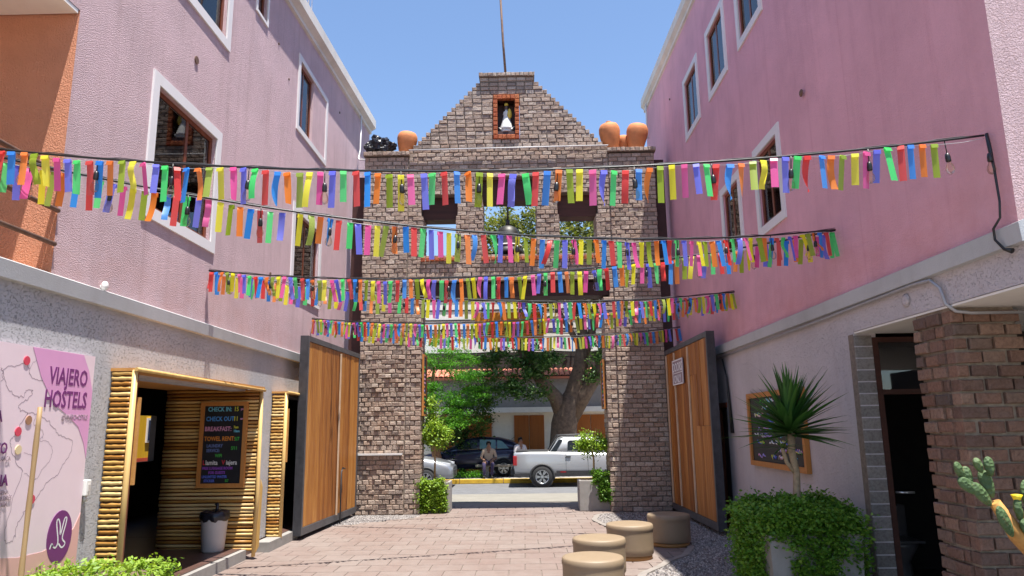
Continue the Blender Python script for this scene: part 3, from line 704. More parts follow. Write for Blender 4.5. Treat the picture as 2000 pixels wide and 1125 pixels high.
# added turn, shaped to face the sun in place of a sunlit strip
ca, sa = math.sin(R(80)), -math.cos(R(80))
b = MB(); c0 = Vector((XR, 4.779, 0)); d0 = Vector((ca, sa, 0))
p = lambda s, z, o=0: (c0.x+d0.x*s-sa*0+o*(-sa)*0, c0.y+d0.y*s, z)
b.quad(p(0,3.06), p(4,3.06), p(4,10.2), p(0,10.2)); b.build('sun_strip_wall', M['pink'], RB)
b = MB(); dh = (12.25, 13.15, -.1, 2.08)
wall(b, XR+.002, -1, 7.38, 18.1, -.1, 2.94, [dh]); wall(b, XR+.002, -1, 2.0, 7.38, 2.66, 2.94, [])
b.build('lower_wall', M['grey_r'], RB)
MB().prism([(0,2.92),(.05,2.925),(.06,3.06),(0,3.085)], lambda a, z: (XR-a+.003, 4.70, z), lambda a, z: (XR-a+.003, 18.0, z)).build('ledge', M['ledge'], RB)
b = MB(); 
for a, zc in ((0,0),):
    b.prism([(0,2.92),(.05,2.925),(.06,3.06),(0,3.085)], lambda a, z: (XR-a*.6, 4.779-a, z), lambda a, z: (XR+ca*4-a*.6, 4.779+sa*4-a, z))
b.build('sun_strip_ledge', M['ledge'], RB)
cz2 = lambda y: 9.72+.05*(y-12.5)
MB().prism([(-.25,-.02),(.0,0),(.04,.02),(.04,.09),(.11,.16),(.11,.36),(-.25,.38)], lambda a, z: (XR-a, 4.8, cz2(4.8)+z), lambda a, z: (XR-a, 18.12, cz2(18.12)+z)).build('cornice', M['cornice'], RB)
MB().box(XR+.222, 10, 5.0, 18, 9.4, 9.55).build('roof_slab', M['dark'], RB); MB().box(XR+.225, 10, 5.2, 18, 6.0, 6.15).build('upper_floor_slab', M['dark'], RB)
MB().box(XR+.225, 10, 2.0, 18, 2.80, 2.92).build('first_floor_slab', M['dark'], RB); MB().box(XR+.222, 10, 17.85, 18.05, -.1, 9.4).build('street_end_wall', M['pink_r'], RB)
MB().box(9.8, 10, 2.0, 17.85, -.1, 9.4).build('rear_wall', M['dark'], RB)
MB().box(XR+.008, 8, 2.0, 7.385, 2.64, 2.657).build('porch_ceiling', M['soffit'], RB)
MB().box(7.0, 7.1, 1.0, 7.3, -.1, 2.65).build('porch_back_wall', M['dark'], RB)
# service door recess beside the gate
b = MB(); b.box(XR+.16, XR+.2, dh[0]+.06, dh[1]-.06, -.05, dh[3]-.06); dd = b.build('service_door', M['steel_edge'], RB)
fb = MB(); fb.box(XR+.05,XR+.22,dh[0],dh[0]+.06,-.05,dh[3]-.06); fb.box(XR+.05,XR+.22,dh[1]-.06,dh[1],-.05,dh[3]-.06); fb.box(XR-.02,XR+.22,dh[0]-.05,dh[1]+.05,dh[3]-.06,dh[3]+.02); fb.build('frame', M['brown_frame'], dd)
# washroom doorway facing the camera in the recess
b = MB()
YD = 7.40
MB().box(4.35, 7.0, YD, YD+.15, -.05, 2.65).build('recess_wall', M['dark'], RB)
wr = MB(); wr.box(XR+.19, 6.2, 9.0, 9.1, -.05, 2.66); wr.box(4.9, 5.0, YD+.16, 9.0, -.05, 2.66); wr.build('washroom_wall', M['dark'], RB)
MB().box(XR+.225, 4.9, YD, 9.0, -.06, .03).build('washroom_floor', M['darkfloor'], RB)
jb = thing('door_pier', 'narrow pale block pier beside the washroom door', 'pier', (XR+.09, YD, 0))
M['block'] = brickmat('pale_block', [(.24,.22,.20),(.30,.275,.25),(.21,.195,.18),(.27,.25,.23)], .2)
MB().box(XR-.004, XR+.17, YD-.008, YD+.1, -.02, 2.636).build('core', M['mortar'], jb)
bmz = MB().bbox(-.09,.09,-.012,.03,0,.108,.006).mesh('block', M['block'])
for i in range(22): link('block', bmz, jb, (0, -.012, .005+i*.1195))
dr = thing('washroom_door', 'dark brown washroom door frame with its leaf standing open', 'door', (3.62, YD, 0))
fb = MB(); fb.box(XR+.18,XR+.235,YD-.03,YD+.12,0,2.60); fb.box(4.3,4.35,YD-.03,YD+.12,0,2.60); fb.box(XR+.235,4.3,YD-.03,YD+.12,2.55,2.60); fb.box(XR+.235,4.3,YD-.02,YD+.1,2.02,2.07)
fb.build('frame', M['lintel'], dr)
lf = MB().obox((3.72, YD+.42, 1.0), (.012*.9,.018,0), (.075*1.1,.36,0), (0,0,.99)).build('leaf', M['lintel'], dr)
hb = MB(); hb.tube([(3.67,YD+.02,1.06),(3.72,YD-.03,1.06),(3.83,YD-.03,1.06)],.012,8); hb.build('handle', M['alloy'], lf)
MB().box(XR+.237,4.298,YD+.03,YD+.036,2.07,2.55).build('transom_pane', M['glass'], dr)
M['ceramic'] = plain('shade_toned_ceramic', (.09,.085,.09), .3)  # white ceramic darkened: the room's dimness is put into its colour
tl = thing('toilet', 'white toilet painted dim, seen through the washroom door', 'toilet', (4.15, 8.45, .03))
MB().lathe([(.11,0),(.12,.05),(.10,.2),(.19,.36),(.2,.40),(.02,.41)],18).build('bowl', M['ceramic'], tl, (0,0,0)); MB().bbox(-.2,.2,.16,.36,.40,.78,.02).build('cistern', M['ceramic'], tl, (0,0,0)); MB().bbox(-.19,.19,-.22,.18,.41,.44,.012).build('lid', M['ceramic'], tl, (0,0,0))
disc(RB, 'wall_cap', M['rust'], (XR-.03, 8.0, 5.61), .045, -1); disc(RB, 'wall_cap', M['rust'], (XR-.02, 15.0, 8.9), .025, -1)
disc(RB, 'cover_plate', M['grey_r'], (XR-.0, 6.3, 2.80), .06, -1)
cd = MB().tube([(XR-.03,12.5,2.86),(XR-.03,8.1,2.885),(XR-.03,6.1,2.905),(XR-.03,5.85,2.89),(XR-.03,5.73,2.80),(XR-.03,5.68,2.66),(XR+.03,5.66,2.60),(XR+.15,5.66,2.585),(4.3,5.66,2.585)], .014, 8).build('conduit_pipe', M['pipe_grey']); tag(cd, 'grey conduit running under the right ledge to the brick column', 'pipe')
cd = MB().tube([(XR-.05,17.7,10.1),(XR-.05,17.7,9.1)], .02, 8).build('conduit_pipe', M['pipe_white']); tag(cd, 'short white upright pipe at the far end of the right cornice', 'pipe')
cd = MB().tube([(XR-.03,12.2,2.82),(XR-.03,12.0,2.5),(XR-.03,11.9,1.6)], [.014,.014,.03], 8).build('hanging_cable', M['blackplastic']); tag(cd, 'black cable hanging on the grey wall beside the right gate leaf', 'cable')

# ------------------------------------------------------------------ brick pieces
def brick_mesh(w, h, d, m, jit=.009, ch=.012):
    b = MB(); j = lambda: random.uniform(-jit, jit); yo = random.uniform(-.006, .006)
    x0, x1, z0, z1 = -w/2+j(), w/2+j(), j()*.5, h+j()*.5
    b.v = [(x0,d,z0),(x1,d,z0),(x1,d,z1),(x0,d,z1), (x0,ch,z0),(x1,ch,z0),(x1,ch,z1),(x0,ch,z1),
           (x0+ch+abs(j()),yo+j()*.6,z0+ch+abs(j())*.6),(x1-ch-abs(j()),yo+j()*.6,z0+ch+abs(j())*.6),(x1-ch-abs(j()),yo+j()*.6,z1-ch-abs(j())*.6),(x0+ch+abs(j()),yo+j()*.6,z1-ch-abs(j())*.6)]
    for q in ((8,9,10,11),(4,5,9,8),(5,6,10,9),(6,7,11,10),(7,4,8,11),(0,1,5,4),(1,2,6,5),(2,3,7,6),(3,0,4,7)): b.face(*q)
    return b.mesh('brick', m, False)
class Bricks:
    def __init__(s, par, m, course, gap=.016, d=.09, jit=.009):
        s.par, s.m, s.c, s.gap, s.d, s.jit = par, m, course, gap, d, jit; s.list = []
        s.lib = {}
    def get(s, w):
        w = round(w/.03)*.03
        if w not in s.lib: s.lib[w] = [brick_mesh(w-s.gap, s.c-s.gap, s.d, s.m, s.jit, .0065) for _ in range(7)]
        return w, random.choice(s.lib[w])
    def run(s, a, b, z, L, f, rot, off=0, proud=0.0):
        """bricks along a parameter a..b; f(t) -> (x,y) on the face, rot = rotation about z"""
        t = a
        first = L*off if off else L
        while t < b-.02:
            w = first if t == a else L*random.uniform(.93, 1.07)
            if b-(t+w) < L*.3: w = b-t
            w2 = min(w, b-t); x, y = f(t+w2/2)
            s.list.append((x, y, z+s.gap/2, w2, rot, random.uniform(-.5, 1)*proud)); t += w2
    def place(s, keyf, limit=300):
        s.list.sort(key=keyf); loc = s.par.location; V, F, A = [], [], []
        for i, (x, y, z, w, rot, pr) in enumerate(s.list):
            wq, me = s.get(w); sx = w/wq if wq > 0 else 1
            nx, ny = math.sin(rot), -math.cos(rot)      # outward normal (rot 0 -> -y)
            x += nx*pr; y += ny*pr
            tilt = random.uniform(-.008, .008)
            if i < limit:
                o = link('brick', me, s.par, (x-loc.x, y-loc.y, z-loc.z), (0, tilt, rot), (sx, 1, 1))
            else:
                n = len(V); c, q = math.cos(rot), math.sin(rot); r = random.random()
                for v in me.vertices:
                    lx, ly, lz = v.co.x*sx, v.co.y, v.co.z+tilt*-v.co.x
                    V.append((x+c*lx-q*ly, y+q*lx+c*ly, z+lz)); A.append(r)
                F += [tuple(n+k for k in p.vertices) for p in me.polygons]
        if V:
            me = bpy.data.meshes.new('brickwork'); me.from_pydata(V, [], F); me.materials.append(s.m); set_rnd(me, A)
            o = link('brickwork', me, s.par); stuff(o)

# ---- gateway
GY = 15.4; GB = 16.02
GW = thing('brick_gateway', 'tall brick gateway with stepped gable, niche and three bell openings', 'gateway', (-.25, GY, 0))
C = .1
BR = Bricks(GW, M['brick'], C)
core = MB()
ops = [(-2.19,-1.46,5.45,6.38,6.88), (-.85,.34,5.45,6.79,7.3), (.86,1.67,5.45,6.40,6.9)]
def gap_in(segs, a, b):
    out = []
    for (p, q) in segs:
        if b <= p or a >= q: out.append((p, q)); continue
        if a > p: out.append((p, a))
        if b < q: out.append((b, q))
    return out
NI = (-.605, -.0, 8.2, 9.28)
nz = 0
for k in range(0, 98):
    z = k*C; zm = z+.05
    off = .5 if k % 2 else 0
    if zm < 7.82:                                          # side piers
        for (a, b) in ((-3.53,-2.53), (2.0,3.03)):
            L = .14 if (a < 0 and zm < 3.3) else .205
            pr = .02 if L < .2 else .006
            # projecting low plinth on the left pier
            yf = GY-.04-(.05 if (a < 0 and zm < 1.2) else 0)
            xb = b
            BR.run(a, xb, z, L, lambda t, yf=yf: (t, yf), 0, off, pr)
            core.box(a+.01, xb-.01, yf+.026, GB, z, z+C)
        # side faces of the piers towards the opening (4 cm step)
    if zm < 4.55: segs = [(-2.53,-2.2), (1.76,2.0)]
    elif zm < 4.87: segs = [(-2.53,-2.36), (1.90,2.0)]
    elif zm < 7.93: segs = [(-2.53,2.0)]
    else:
        hw = 2.26-(z-7.9)*.955; segs = [(-.27-hw, -.27+hw)] if zm < 9.62 else []
    for (a, b, zl, zb_, zt) in ops:
        if zl < zm < zt: segs = gap_in(segs, a-(.04 if zm > zb_ else 0), b+(.04 if zm > zb_ else 0))
    fsegs = list(segs)
    if NI[2] < zm < NI[3]: segs = gap_in(segs, NI[0], NI[1])
    for (a, b) in segs:
        if b-a < .05: continue
        BR.run(a, b, z, .205, lambda t: (t, GY), 0, off, .008)
    for (a, b) in segs: core.box(a+.01, b-.01, GY+.026, GB, z, z+C)
    if zm < 4.55:                                          # reveals of the archway
        BR.run(GY+.1, GB, z, .2, lambda t: (-2.2, t), R(90), off); BR.run(GY+.1, GB, z, .2, lambda t: (1.76, t), R(-90), off)
    if 5.35 < zm < 6.9:                                    # reveals of the bell openings
        for (a, b, zl, zb_, zt) in ops:
            if zl < zm < zb_: BR.run(GY+.1, GB, z, .2, lambda t, a=a: (a, t), R(90), off); BR.run(GY+.1, GB, z, .2, lambda t, b=b: (b, t), R(-90), off)
# caps of the piers and of the gable
for (a, b) in ((-3.56,-2.50), (1.97,3.07)):
    BR.run(a, b, 7.82, .105, lambda t: (t, GY-.11), 0); core.box(a+.01, b-.01, GY-.09, GB+.03, 7.82, 7.915)
BR.run(-.90, .345, 9.62, .205, lambda t: (t, GY-.02), 0); BR.run(-.93, .375, 9.72, .105, lambda t: (t, GY-.08), 0)
core.box(-.89, .335, GY, GB, 9.6, 9.72); core.box(-.92, .365, GY-.06, GB+.02, 9.72, 9.815)
core.box(NI[0]+.02, NI[1]-.02, GY+.34, GB, 8.2, 9.28)      # back of the niche
core.box(-3.5,-2.22,GY+.06,GB-.01,.0,4.5); core.box(1.78,3.0,GY+.06,GB-.01,.0,4.5); core.box(-2.6,-2.46,GY+.012,GB-.02,0,7.8); core.box(1.94,2.06,GY+.012,GB-.02,0,7.8)
core.build('mortar_core', M['mortar'], GW)
cam_p = Vector((0, 0, 1.75))
BR.place(lambda b: (Vector((b[0], b[1], b[2]))-cam_p).length-(4 if abs(b[4]) < .1 else 0))
# lintels and sills
b = MB(); b.box(-2.355, 1.895, GY+.1, GB-.01, 4.56, 4.86); b.build('lintel_beam', M['lintel'], GW)
SR = Bricks(GW, M['brick_red'], .1); 
for (a, b_, zl, zb_, zt) in ops:
    MB().box(a-.036, b_+.036, GY+.22, GB, zb_+.0, zt).build('lintel', M['lintel'], GW)
    SR.run(a-.05, b_+.05, zl-.1, .11, lambda t: (t, GY-.055), 0)
SR.place(lambda b: b[0])
# niche frame of red bricks
nb = [brick_mesh(.105-.012, .11-.012, .12, M['brick_red'], .005) for _ in range(6)]
for i in range(10):
    z = 8.2+i*.108
    for x in (-.553, -.053): link('niche_brick', random.choice(nb), GW, (x+.25, -.045, z), None, (1.05, 1, 1))
for i in range(4):
    x = -.447+i*.098
    link('niche_brick', random.choice(nb), GW, (x+.25, -.045, 8.2)); link('niche_brick', random.choice(nb), GW, (x+.25, -.045, 9.172))
nn = MB(); X0, X1, Z0, Z1 = -.5, -.106, 8.3, 9.18
nn.quad((X0,GY,Z0),(X0,GY+.335,Z0),(X0,GY+.335,Z1),(X0,GY,Z1)); nn.quad((X1,GY,Z0),(X1,GY,Z1),(X1,GY+.335,Z1),(X1,GY+.335,Z0)); nn.quad((X0,GY+.335,Z0),(X1,GY+.335,Z0),(X1,GY+.335,Z1),(X0,GY+.335,Z1)); nn.quad((X0,GY,Z1),(X0,GY+.335,Z1),(X1,GY+.335,Z1),(X1,GY,Z1)); nn.box(X0,X1,GY-.0,GY+.33,Z0,Z0+.09)
nn.build('niche_lining', M['dark_brown'], GW)
# statue
st = thing('saint_statue', 'small white robed saint figurine in the gable niche', 'statue', (-.30, GY+.13, 8.39))
b = MB(); b.lathe([(.15,0),(.15,.03),(.10,.05),(.165,.07),(.15,.12),(.125,.22),(.09,.34),(.07,.42),(.085,.47),(.06,.53),(.03,.56),(.025,.58)], 18); b.build('robe', M['statue_w'], st, (0,0,0))
MB().lathe([(.012,.57),(.04,.59),(.048,.63),(.035,.67),(.005,.685)], 12).build('head', M['statue_d'], st, (0,0,0))
MB().lathe([(.02,.67),(.045,.68),(.05,.72),(.03,.74),(.005,.75)], 10).build('crown', M['statue_y'], st, (0,0,0))
MB().lathe([(.005,-.10),(.045,-.07),(.06,.0),(.045,.08),(.03,.1),(.035,.12),(.005,.15)], 12, (.075,-.05,.44)).build('child', M['statue_y'], st, (0,0,0))
MB().tube([(-.17,-.06,.12),(-.12,-.1,.06),(0,-.13,.03),(.12,-.1,.06),(.19,-.06,.15)], [.006,.018,.022,.018,.006], 8).build('crescent', M['statue_w'], st, (0,0,0))
# bell
be = thing('bronze_bell', 'dark bronze bell hanging in the middle opening', 'bell', (-.30, GY+.3, 5.56))
MB().lathe([(.36,0),(.37,.02),(.33,.08),(.285,.2),(.265,.38),(.25,.5),(.20,.60),(.10,.655),(.02,.66)], 28).build('bell_body', M['bronze'], be, (0,0,0))
MB().lathe([(.318,.16),(.325,.175),(.318,.19)], 28).build('bell_band', M['plastic_white'], be, (0,0,0))
MB().tube([(0,0,.65),(0,0,.74),(0,0,.80)], [.06,.04,.05], 10).build('crown_loop', M['bronze'], be, (0,0,0)); MB().tube([(0,0,.78),(0,0,1.3)], .022, 8).build('hanger_rod', M['bronze'], be, (0,0,0))
MB().tube([(0,0,.4),(0,0,-.03)], [.012,.03], 8).build('clapper', M['bronze'], be, (0,0,0))
# jars, bag, pole on top
def jar(loc, label, h=.62, r=.235, tilt=(0,0), knob=False):
    j = thing('clay_jar', label, 'jar', loc, 0, 'terracotta jars on the gateway'); j.rotation_euler = (tilt[0], tilt[1], 0)
    MB().lathe([(r*.60,.02),(r*.64,h*.08),(r*.76,h*.25),(r*.92,h*.5),(r,h*.70),(r*.97,h*.82),(r*.82,h*.93),(r*.5,h*.985),(r*.12,h)], 28).build('body', M['terracotta'], j, (0,0,0))
    MB().lathe([(r*.70,0),(r*.70,.02),(r*.60,.035)], 24).build('rim', M['terracotta'], j, (0,0,0))
    if knob: MB().lathe([(r*.22,h*.96),(r*.2,h*1.02),(r*.24,h*1.06),(r*.1,h*1.07)], 16).build('knob', M['terracotta'], j, (0,0,0))
jar((-2.64, 15.62, 7.905), 'single terracotta jar beside the black bag on the gateway', .60, .235, (0,.08))
jar((2.12, 15.62, 7.905), 'terracotta jar with a small knob, nearest the gable on the right', .72, .245, (0,-.08), True)
jar((2.66, 15.6, 7.905), 'terracotta jar nearest the right pink wall on the gateway', .68, .25, (0,.12))
jar((2.42, 15.86, 7.905), 'terracotta jar tucked between and behind the two right jars', .5, .2)
bg_ = thing('rubbish_bag', 'crumpled black rubbish bag on top of the left brick pillar', 'bag', (-3.24, 15.62, 7.9))
b = MB()
for (ox, oz, k) in ((.06,.22,1.0), (-.2,.24,.62)):
    bm = bmesh.new(); bmesh.ops.create_icosphere(bm, subdivisions=4, radius=1)
    for v in bm.verts:
        q = v.co.copy(); n1 = noise.noise(q*1.4+Vector((1+ox*9,0,4))); n2 = abs(noise.noise(q*3.2+Vector((3,1,2)))); n3 = abs(noise.noise(q*7.5))
        s = 1+.34*n1-.42*n2-.26*n3; v.co = Vector((ox+q.x*.31*s*k, q.y*.27*s*k, max(0, oz+q.z*.29*s*k)))
    b.add_bm(bm)
b.build('sack', M['bag'], bg_, (0,0,0)); MB().tube([(-.02,-.05,.40),(-.06,-.06,.47),(-.13,-.03,.50),(-.19,0,.47)], [.10,.05,.06,.03], 7).build('tied_neck', M['bag'], bg_, (0,0,0))
fp = MB().tube([(-.30,15.72,9.8),(-.36,15.72,10.8),(-.47,15.72,13.4)], [.03,.028,.022], 8).build('flag_pole', M['rust']); tag(fp, 'thin rusty pole rising from the gable top', 'pole')
o = MB().tube([(-2.52,GY-.07,7.945),(2.0,GY-.07,7.975)], .016, 8).build('conduit_pipe', M['pipe_white']); tag(o, 'straight white pipe across the foot of the brick gable', 'pipe')
o = MB().box(-3.5,-2.56,GY-.16,GY-.06,1.2,1.235).build('plinth_slab', M['pipe_white'], GW)
for (x0, x1, lab, zt) in ((-3.86,-3.56,'dark brown upright between the left wall and the gateway',7.45), (3.06,3.30,'dark brown upright between the gateway and the right wall',7.75)):
    b = MB(); b.bbox(x0, x1, 15.7, 15.9, 0, zt, .01); o = b.build('dark_upright', M['dark_brown']); tag(o, lab, 'post')  # dark brown upright filling the gap beside the gateway
# notice boards on the reveals
for (x, s, lab, za, zb) in ((-2.18, 1, 'narrow orange framed notice board inside the left brick jamb', 2.0, 3.32), (1.74, -1, 'narrow orange framed notice board inside the right brick jamb', 2.1, 3.15)):
    nbd = thing('notice_board', lab, 'sign board', (x, 15.72, za))
    MB().box(min(x, x+s*.02), max(x, x+s*.02), 15.49, 15.95, za+.03, zb-.03).build('board', M['black'], nbd)
    b = MB()
    for a in ((15.46,15.5,za,zb),(15.94,15.98,za,zb),(15.5,15.94,za,za+.04),(15.5,15.94,zb-.04,zb)): b.box(min(x-s*.005, x+s*.035), max(x-s*.005, x+s*.035), *a)
    b.build('frame', M['frame_wood'], nbd)
    for i in range(12): MB().box(min(x+s*.021, x+s*.023), max(x+s*.021, x+s*.023), 15.54, 15.54+random.uniform(.15,.36), za+.1+i*.085, za+.115+i*.085+.02).build('chalk_line', CH[random.choice(['cyan','pink','lilac','orange','green'])], nbd)

# ---- brick column on the right
BC = thing('brick_column', 'dark red brick column at the right edge holding the porch', 'column', (3.68, 5.98, 0))
MB().box(3.425, 3.935, 5.74, 6.23, 0, 2.66).build('mortar_core', M['mortar_pale'], BC)
CB = Bricks(BC, M['brick_dark'], .1083, .022, .12, .009)
for k in range(24):
    z = .02+k*.1083
    if z > 2.58: break
    off = .55 if k % 2 else 0
    CB.run(3.40, 3.96, z, .215, lambda t: (t, 5.705), 0, off, .014)
    CB.run(5.82, 6.25, z, .215, lambda t: (3.395, 6.07*2-.07-t), R(-90), 0 if k % 2 else .55, .014)
CB.place(lambda b: b[2])

# ------------------------------------------------------------------ wooden gate leaves
def gate_leaf(label, hx, hy, nx_, ny_, ztop, side, pm_, seams, planks, sign=False):
    """hinge (hx,hy) to near end (nx_,ny_); side=+1 planked face towards +x"""
    v = Vector((nx_-hx, ny_-hy, 0)); L = v.length; d = v.normalized(); nrm = Vector((-d.y, d.x, 0))*1
    if nrm.x*side < 0: nrm = -nrm
    root = thing('wooden_gate', label, 'gate', (hx, hy, 0), 0, 'gate leaves')
    P = lambda s, n, z: Vector((hx, hy, 0))+d*s+nrm*n+Vector((0,0,z))
    def slab(mb, s0, s1, n0, n1, z0, z1):
        c = P((s0+s1)/2, (n0+n1)/2, (z0+z1)/2); mb.obox(c, d*(s1-s0)/2, nrm*(n1-n0)/2, (0,0,(z1-z0)/2))
    zb = .07; fr = MB(); w = .09
    slab(fr, 0, L, -.13, 0, zb, zb+w*1.3); slab(fr, 0, L, -.13, 0, ztop-w, ztop); slab(fr, 0, w*.7, -.13, 0, zb+w*1.3, ztop-w); slab(fr, L-w*.8, L, -.13, 0, zb+w*1.3, ztop-w)
    fr.build('frame', M['steel_edge'], root)
    ed = MB(); slab(ed, L+.001, L+.012, -.135, .004, zb, ztop); ed.build('edge_plate', M['steel'], root)
    sc_ = MB(); slab(sc_, .07, L-.07, -.11, -.08, zb+.1, ztop-.1); sc_.build('back_sheet', M['steel'], root)
    s = w*.7+.003; i = 0; widths = planks
    tot = sum(widths); k = (L-w*.8-w*.7-.006)/tot
    for wd in widths:
        ww = wd*k; zs = [zb+w*1.3+.003, ztop-w-.003]
        cuts = seams.get(i)
        zl = [zs[0]]+(cuts or [])+[zs[1]]
        for a, b_ in zip(zl, zl[1:]):
            c = P(s+ww/2, -.035+random.uniform(-.004,.004), (a+b_)/2)
            me = MB().obox((0,0,0), d*(ww/2-.0025), nrm*.02, (0,0,(b_-a)/2-.003)).mesh('plank', pm_)
            link('plank', me, root, c-root.location)
        s += ww; i += 1
    return root, P, d, nrm, L
pw = [random.choice([.11,.13,.15,.17]) for _ in range(21)]
gl_, P, d, nrm, L = gate_leaf('brown plank gate leaf with steel frame folded against the left wall', -3.47, 15.2, -3.62, 11.98, 3.31, 1, M['plank'], {}, pw)
dro = MB().tube([P(1.05,.05,1.0), P(1.2,.05,1.02), P(1.28,.05,.95), P(1.28,.05,.0)], .014, 8).build('drop_bolt', M['steel'], gl_)
M['pale_strip'] = plain('pale_cover_strip', (.55,.40,.27), .6)
st_ = MB(); c = P(1.38,.008,1.68); st_.obox(c, d*.022, nrm*.01, (0,0,1.5)); st_.build('cover_strip', M['pale_strip'], gl_)
pw2 = [random.choice([.12,.14,.16,.19]) for _ in range(20)]
seams = {11: [2.62], 12: [2.62], 13: [2.62], 14: [2.62, 1.72], 15: [1.72], 16: [1.72], 17: [1.72], 18: [1.72], 19: [1.72]}
gr_, P, d, nrm, L = gate_leaf('reddish plank gate leaf with small white sign folded against the right wall', 3.0, 15.25, 3.06, 11.95, 3.28, -1, M['plank_dark'], seams, pw2)
for s_, w_ in ((.85,.03), (1.95,.028), (.12,.03)):
    b = MB(); b.obox(P(s_,.0,1.68), d*w_, nrm*.012, (0,0,1.48)); b.build('cover_strip', M['pale_strip'], gr_)
# sign on the right leaf
sg = MB(); sg.obox(P(1.22,.018,2.75), d*.42, nrm*.008, (0,0,.24)); sgo = sg.build('small_sign', M['poster_line'], None); tag(sgo, 'small white framed lettered sign on the right gate leaf', 'sign')
b = MB()
for (s_, z_, a_, c_) in ((1.22,2.98,.42,.012),(1.22,2.52,.42,.012),(.81,2.75,.012,.24),(1.63,2.75,.012,.24),(1.22,2.735,.42,.008)): b.obox(P(s_,.03,z_), d*a_, nrm*.004, (0,0,c_))
b.build('border', M['poster_white'], sgo)
rdir = d                                                # reading direction, hinge -> near end
text('DOORS', .24, M['poster_white'], sgo, tuple(P(.84,.031,2.765)), tuple(rdir), (0,0,1), sx=.92, offset=.004); text('ONLY', .21, M['poster_white'], sgo, tuple(P(.92,.031,2.55)), tuple(rdir), (0,0,1), sx=1.0, offset=.004)

# ------------------------------------------------------------------ right chalkboard
rc = thing('wall_chalkboard', 'framed chalkboard on the grey right wall behind the yucca', 'chalkboard', (XR-.03, 9.87, 1.16))
MB().box(XR-.03, XR-.008, 8.86, 10.9, 1.2, 2.13).build('board', M['black'], rc)
b = MB()
for a in ((8.8,8.87,1.15,2.18),(10.88,10.95,1.15,2.18),(8.87,10.88,1.15,1.22),(8.87,10.88,2.11,2.18)): b.box(XR-.06, XR+.0, *a)
b.build('frame', M['frame_wood'], rc)
for i in range(64):
    y = random.uniform(8.95, 10.6); z = 1.3+.095*random.randrange(0, 9); pts = []
    n = random.randrange(5, 11)
    for k in range(n): pts.append((XR-.033, y+k*.028, z+random.uniform(-.028,.028)))
    MB().tube(pts, .009, 4).build('chalk_mark', CH[random.choice(['white','white','lilac','cyan','green','indigo','pink','yellow'])], rc)

# ------------------------------------------------------------------ stools
for (x, y, lab) in ((.674,7.70,'front beige round pouf stool cut by the bottom edge'), (.865,8.96,'second beige round pouf stool, behind the front one'), (1.40,10.16,'sunlit beige round pouf stool, third from the front'), (2.125,11.17,'shaded beige round pouf stool farthest back by the gate leaf')):
    s = thing('pouf_stool', lab, 'stool', (x, y, 0), random.uniform(0,6), 'round pouf stools')
    MB().lathe([(.29,0),(.29,.05),(.1,.051)], 36).build('plinth', M['stoolbase'], s, (0,0,0))
    MB().lathe([(.300,.055),(.309,.07),(.311,.14),(.309,.32),(.311,.36),(.317,.375),(.318,.395),(.314,.428),(.304,.440),(.27,.447),(.12,.450),(.01,.451)], 48).build('cushion', M['stool'], s, (0,0,0))

# ------------------------------------------------------------------ foliage
def leaves(name, par, m, C_, spread, size, n_per, flat=.6, aspect=2.0, updir=.5, loc=None):
    """C_: (k,3) clump centres; each leaf a folded 4-vertex diamond (2 tris each half)"""
    C_ = np.asarray(C_, float); k = len(C_); N = k*n_per
    cen = np.repeat(C_, n_per, 0); sp = np.asarray(spread, float)
    p = cen+rng.normal(0, 1, (N, 3))*sp
    nrm = rng.normal(0, 1, (N, 3)); nrm[:, 2] = np.abs(nrm[:, 2])+updir; nrm /= np.linalg.norm(nrm, axis=1)[:, None]
    t = rng.normal(0, 1, (N, 3)); t[:, 2] *= flat; t -= nrm*np.sum(t*nrm, 1)[:, None]; t /= np.linalg.norm(t, axis=1)[:, None]
    w = np.cross(nrm, t); s = size*rng.uniform(.6, 1.3, N)[:, None]
    a = p-t*s*.5; b = p+w*s*.5/aspect-nrm*s*.08; c = p+t*s*.5; d_ = p-w*s*.5/aspect-nrm*s*.08
    V = np.stack([a, b, c, d_], 1).reshape(-1, 3)
    F = (np.arange(N)[:, None]*4+np.array([0, 1, 2, 0, 2, 3])).reshape(-1, 3)
    me = bpy.data.meshes.new(name); me.vertices.add(len(V)); me.vertices.foreach_set('co', V.ravel())
    me.loops.add(F.size); me.loops.foreach_set('vertex_index', F.ravel().astype(np.int32)); me.polygons.add(len(F))
    me.polygons.foreach_set('loop_start', np.arange(0, F.size, 3, dtype=np.int32)); me.polygons.foreach_set('loop_total', np.full(len(F), 3, np.int32))
    me.materials.append(m); me.update(); me.validate()
    cl = np.repeat(rng.uniform(0, 1, k), n_per); r = np.clip(cl*.45+rng.uniform(0, 1, N)*.55, 0, 1)
    set_rnd(me, np.repeat(r, 4)); 
    return link(name, me, par, loc)
def box_clumps(x0, x1, y0, y1, z0, z1, n, surf=True):
    out = []
    while len(out) < n:
        p = [random.uniform(x0, x1), random.uniform(y0, y1), random.uniform(z0, z1)]
        if surf:
            f = random.choice('xXyYZZ')
            if f == 'x': p[0] = x0
            elif f == 'X': p[0] = x1
            elif f == 'y': p[1] = y0
            elif f == 'Y': p[1] = y1
            else: p[2] = z1
        out.append([p[0]+random.gauss(0, .03), p[1]+random.gauss(0, .03), p[2]+random.gauss(0, .03)])
    return out
def ell_clumps(c, r, n, inner=.35):
    out = []
    while len(out) < n:
        v = Vector((random.gauss(0,1), random.gauss(0,1), random.gauss(0,1))).normalized()*random.uniform(inner, 1)**.6
        out.append((c[0]+v.x*r[0], c[1]+v.y*r[1], c[2]+v.z*r[2]))
    return out
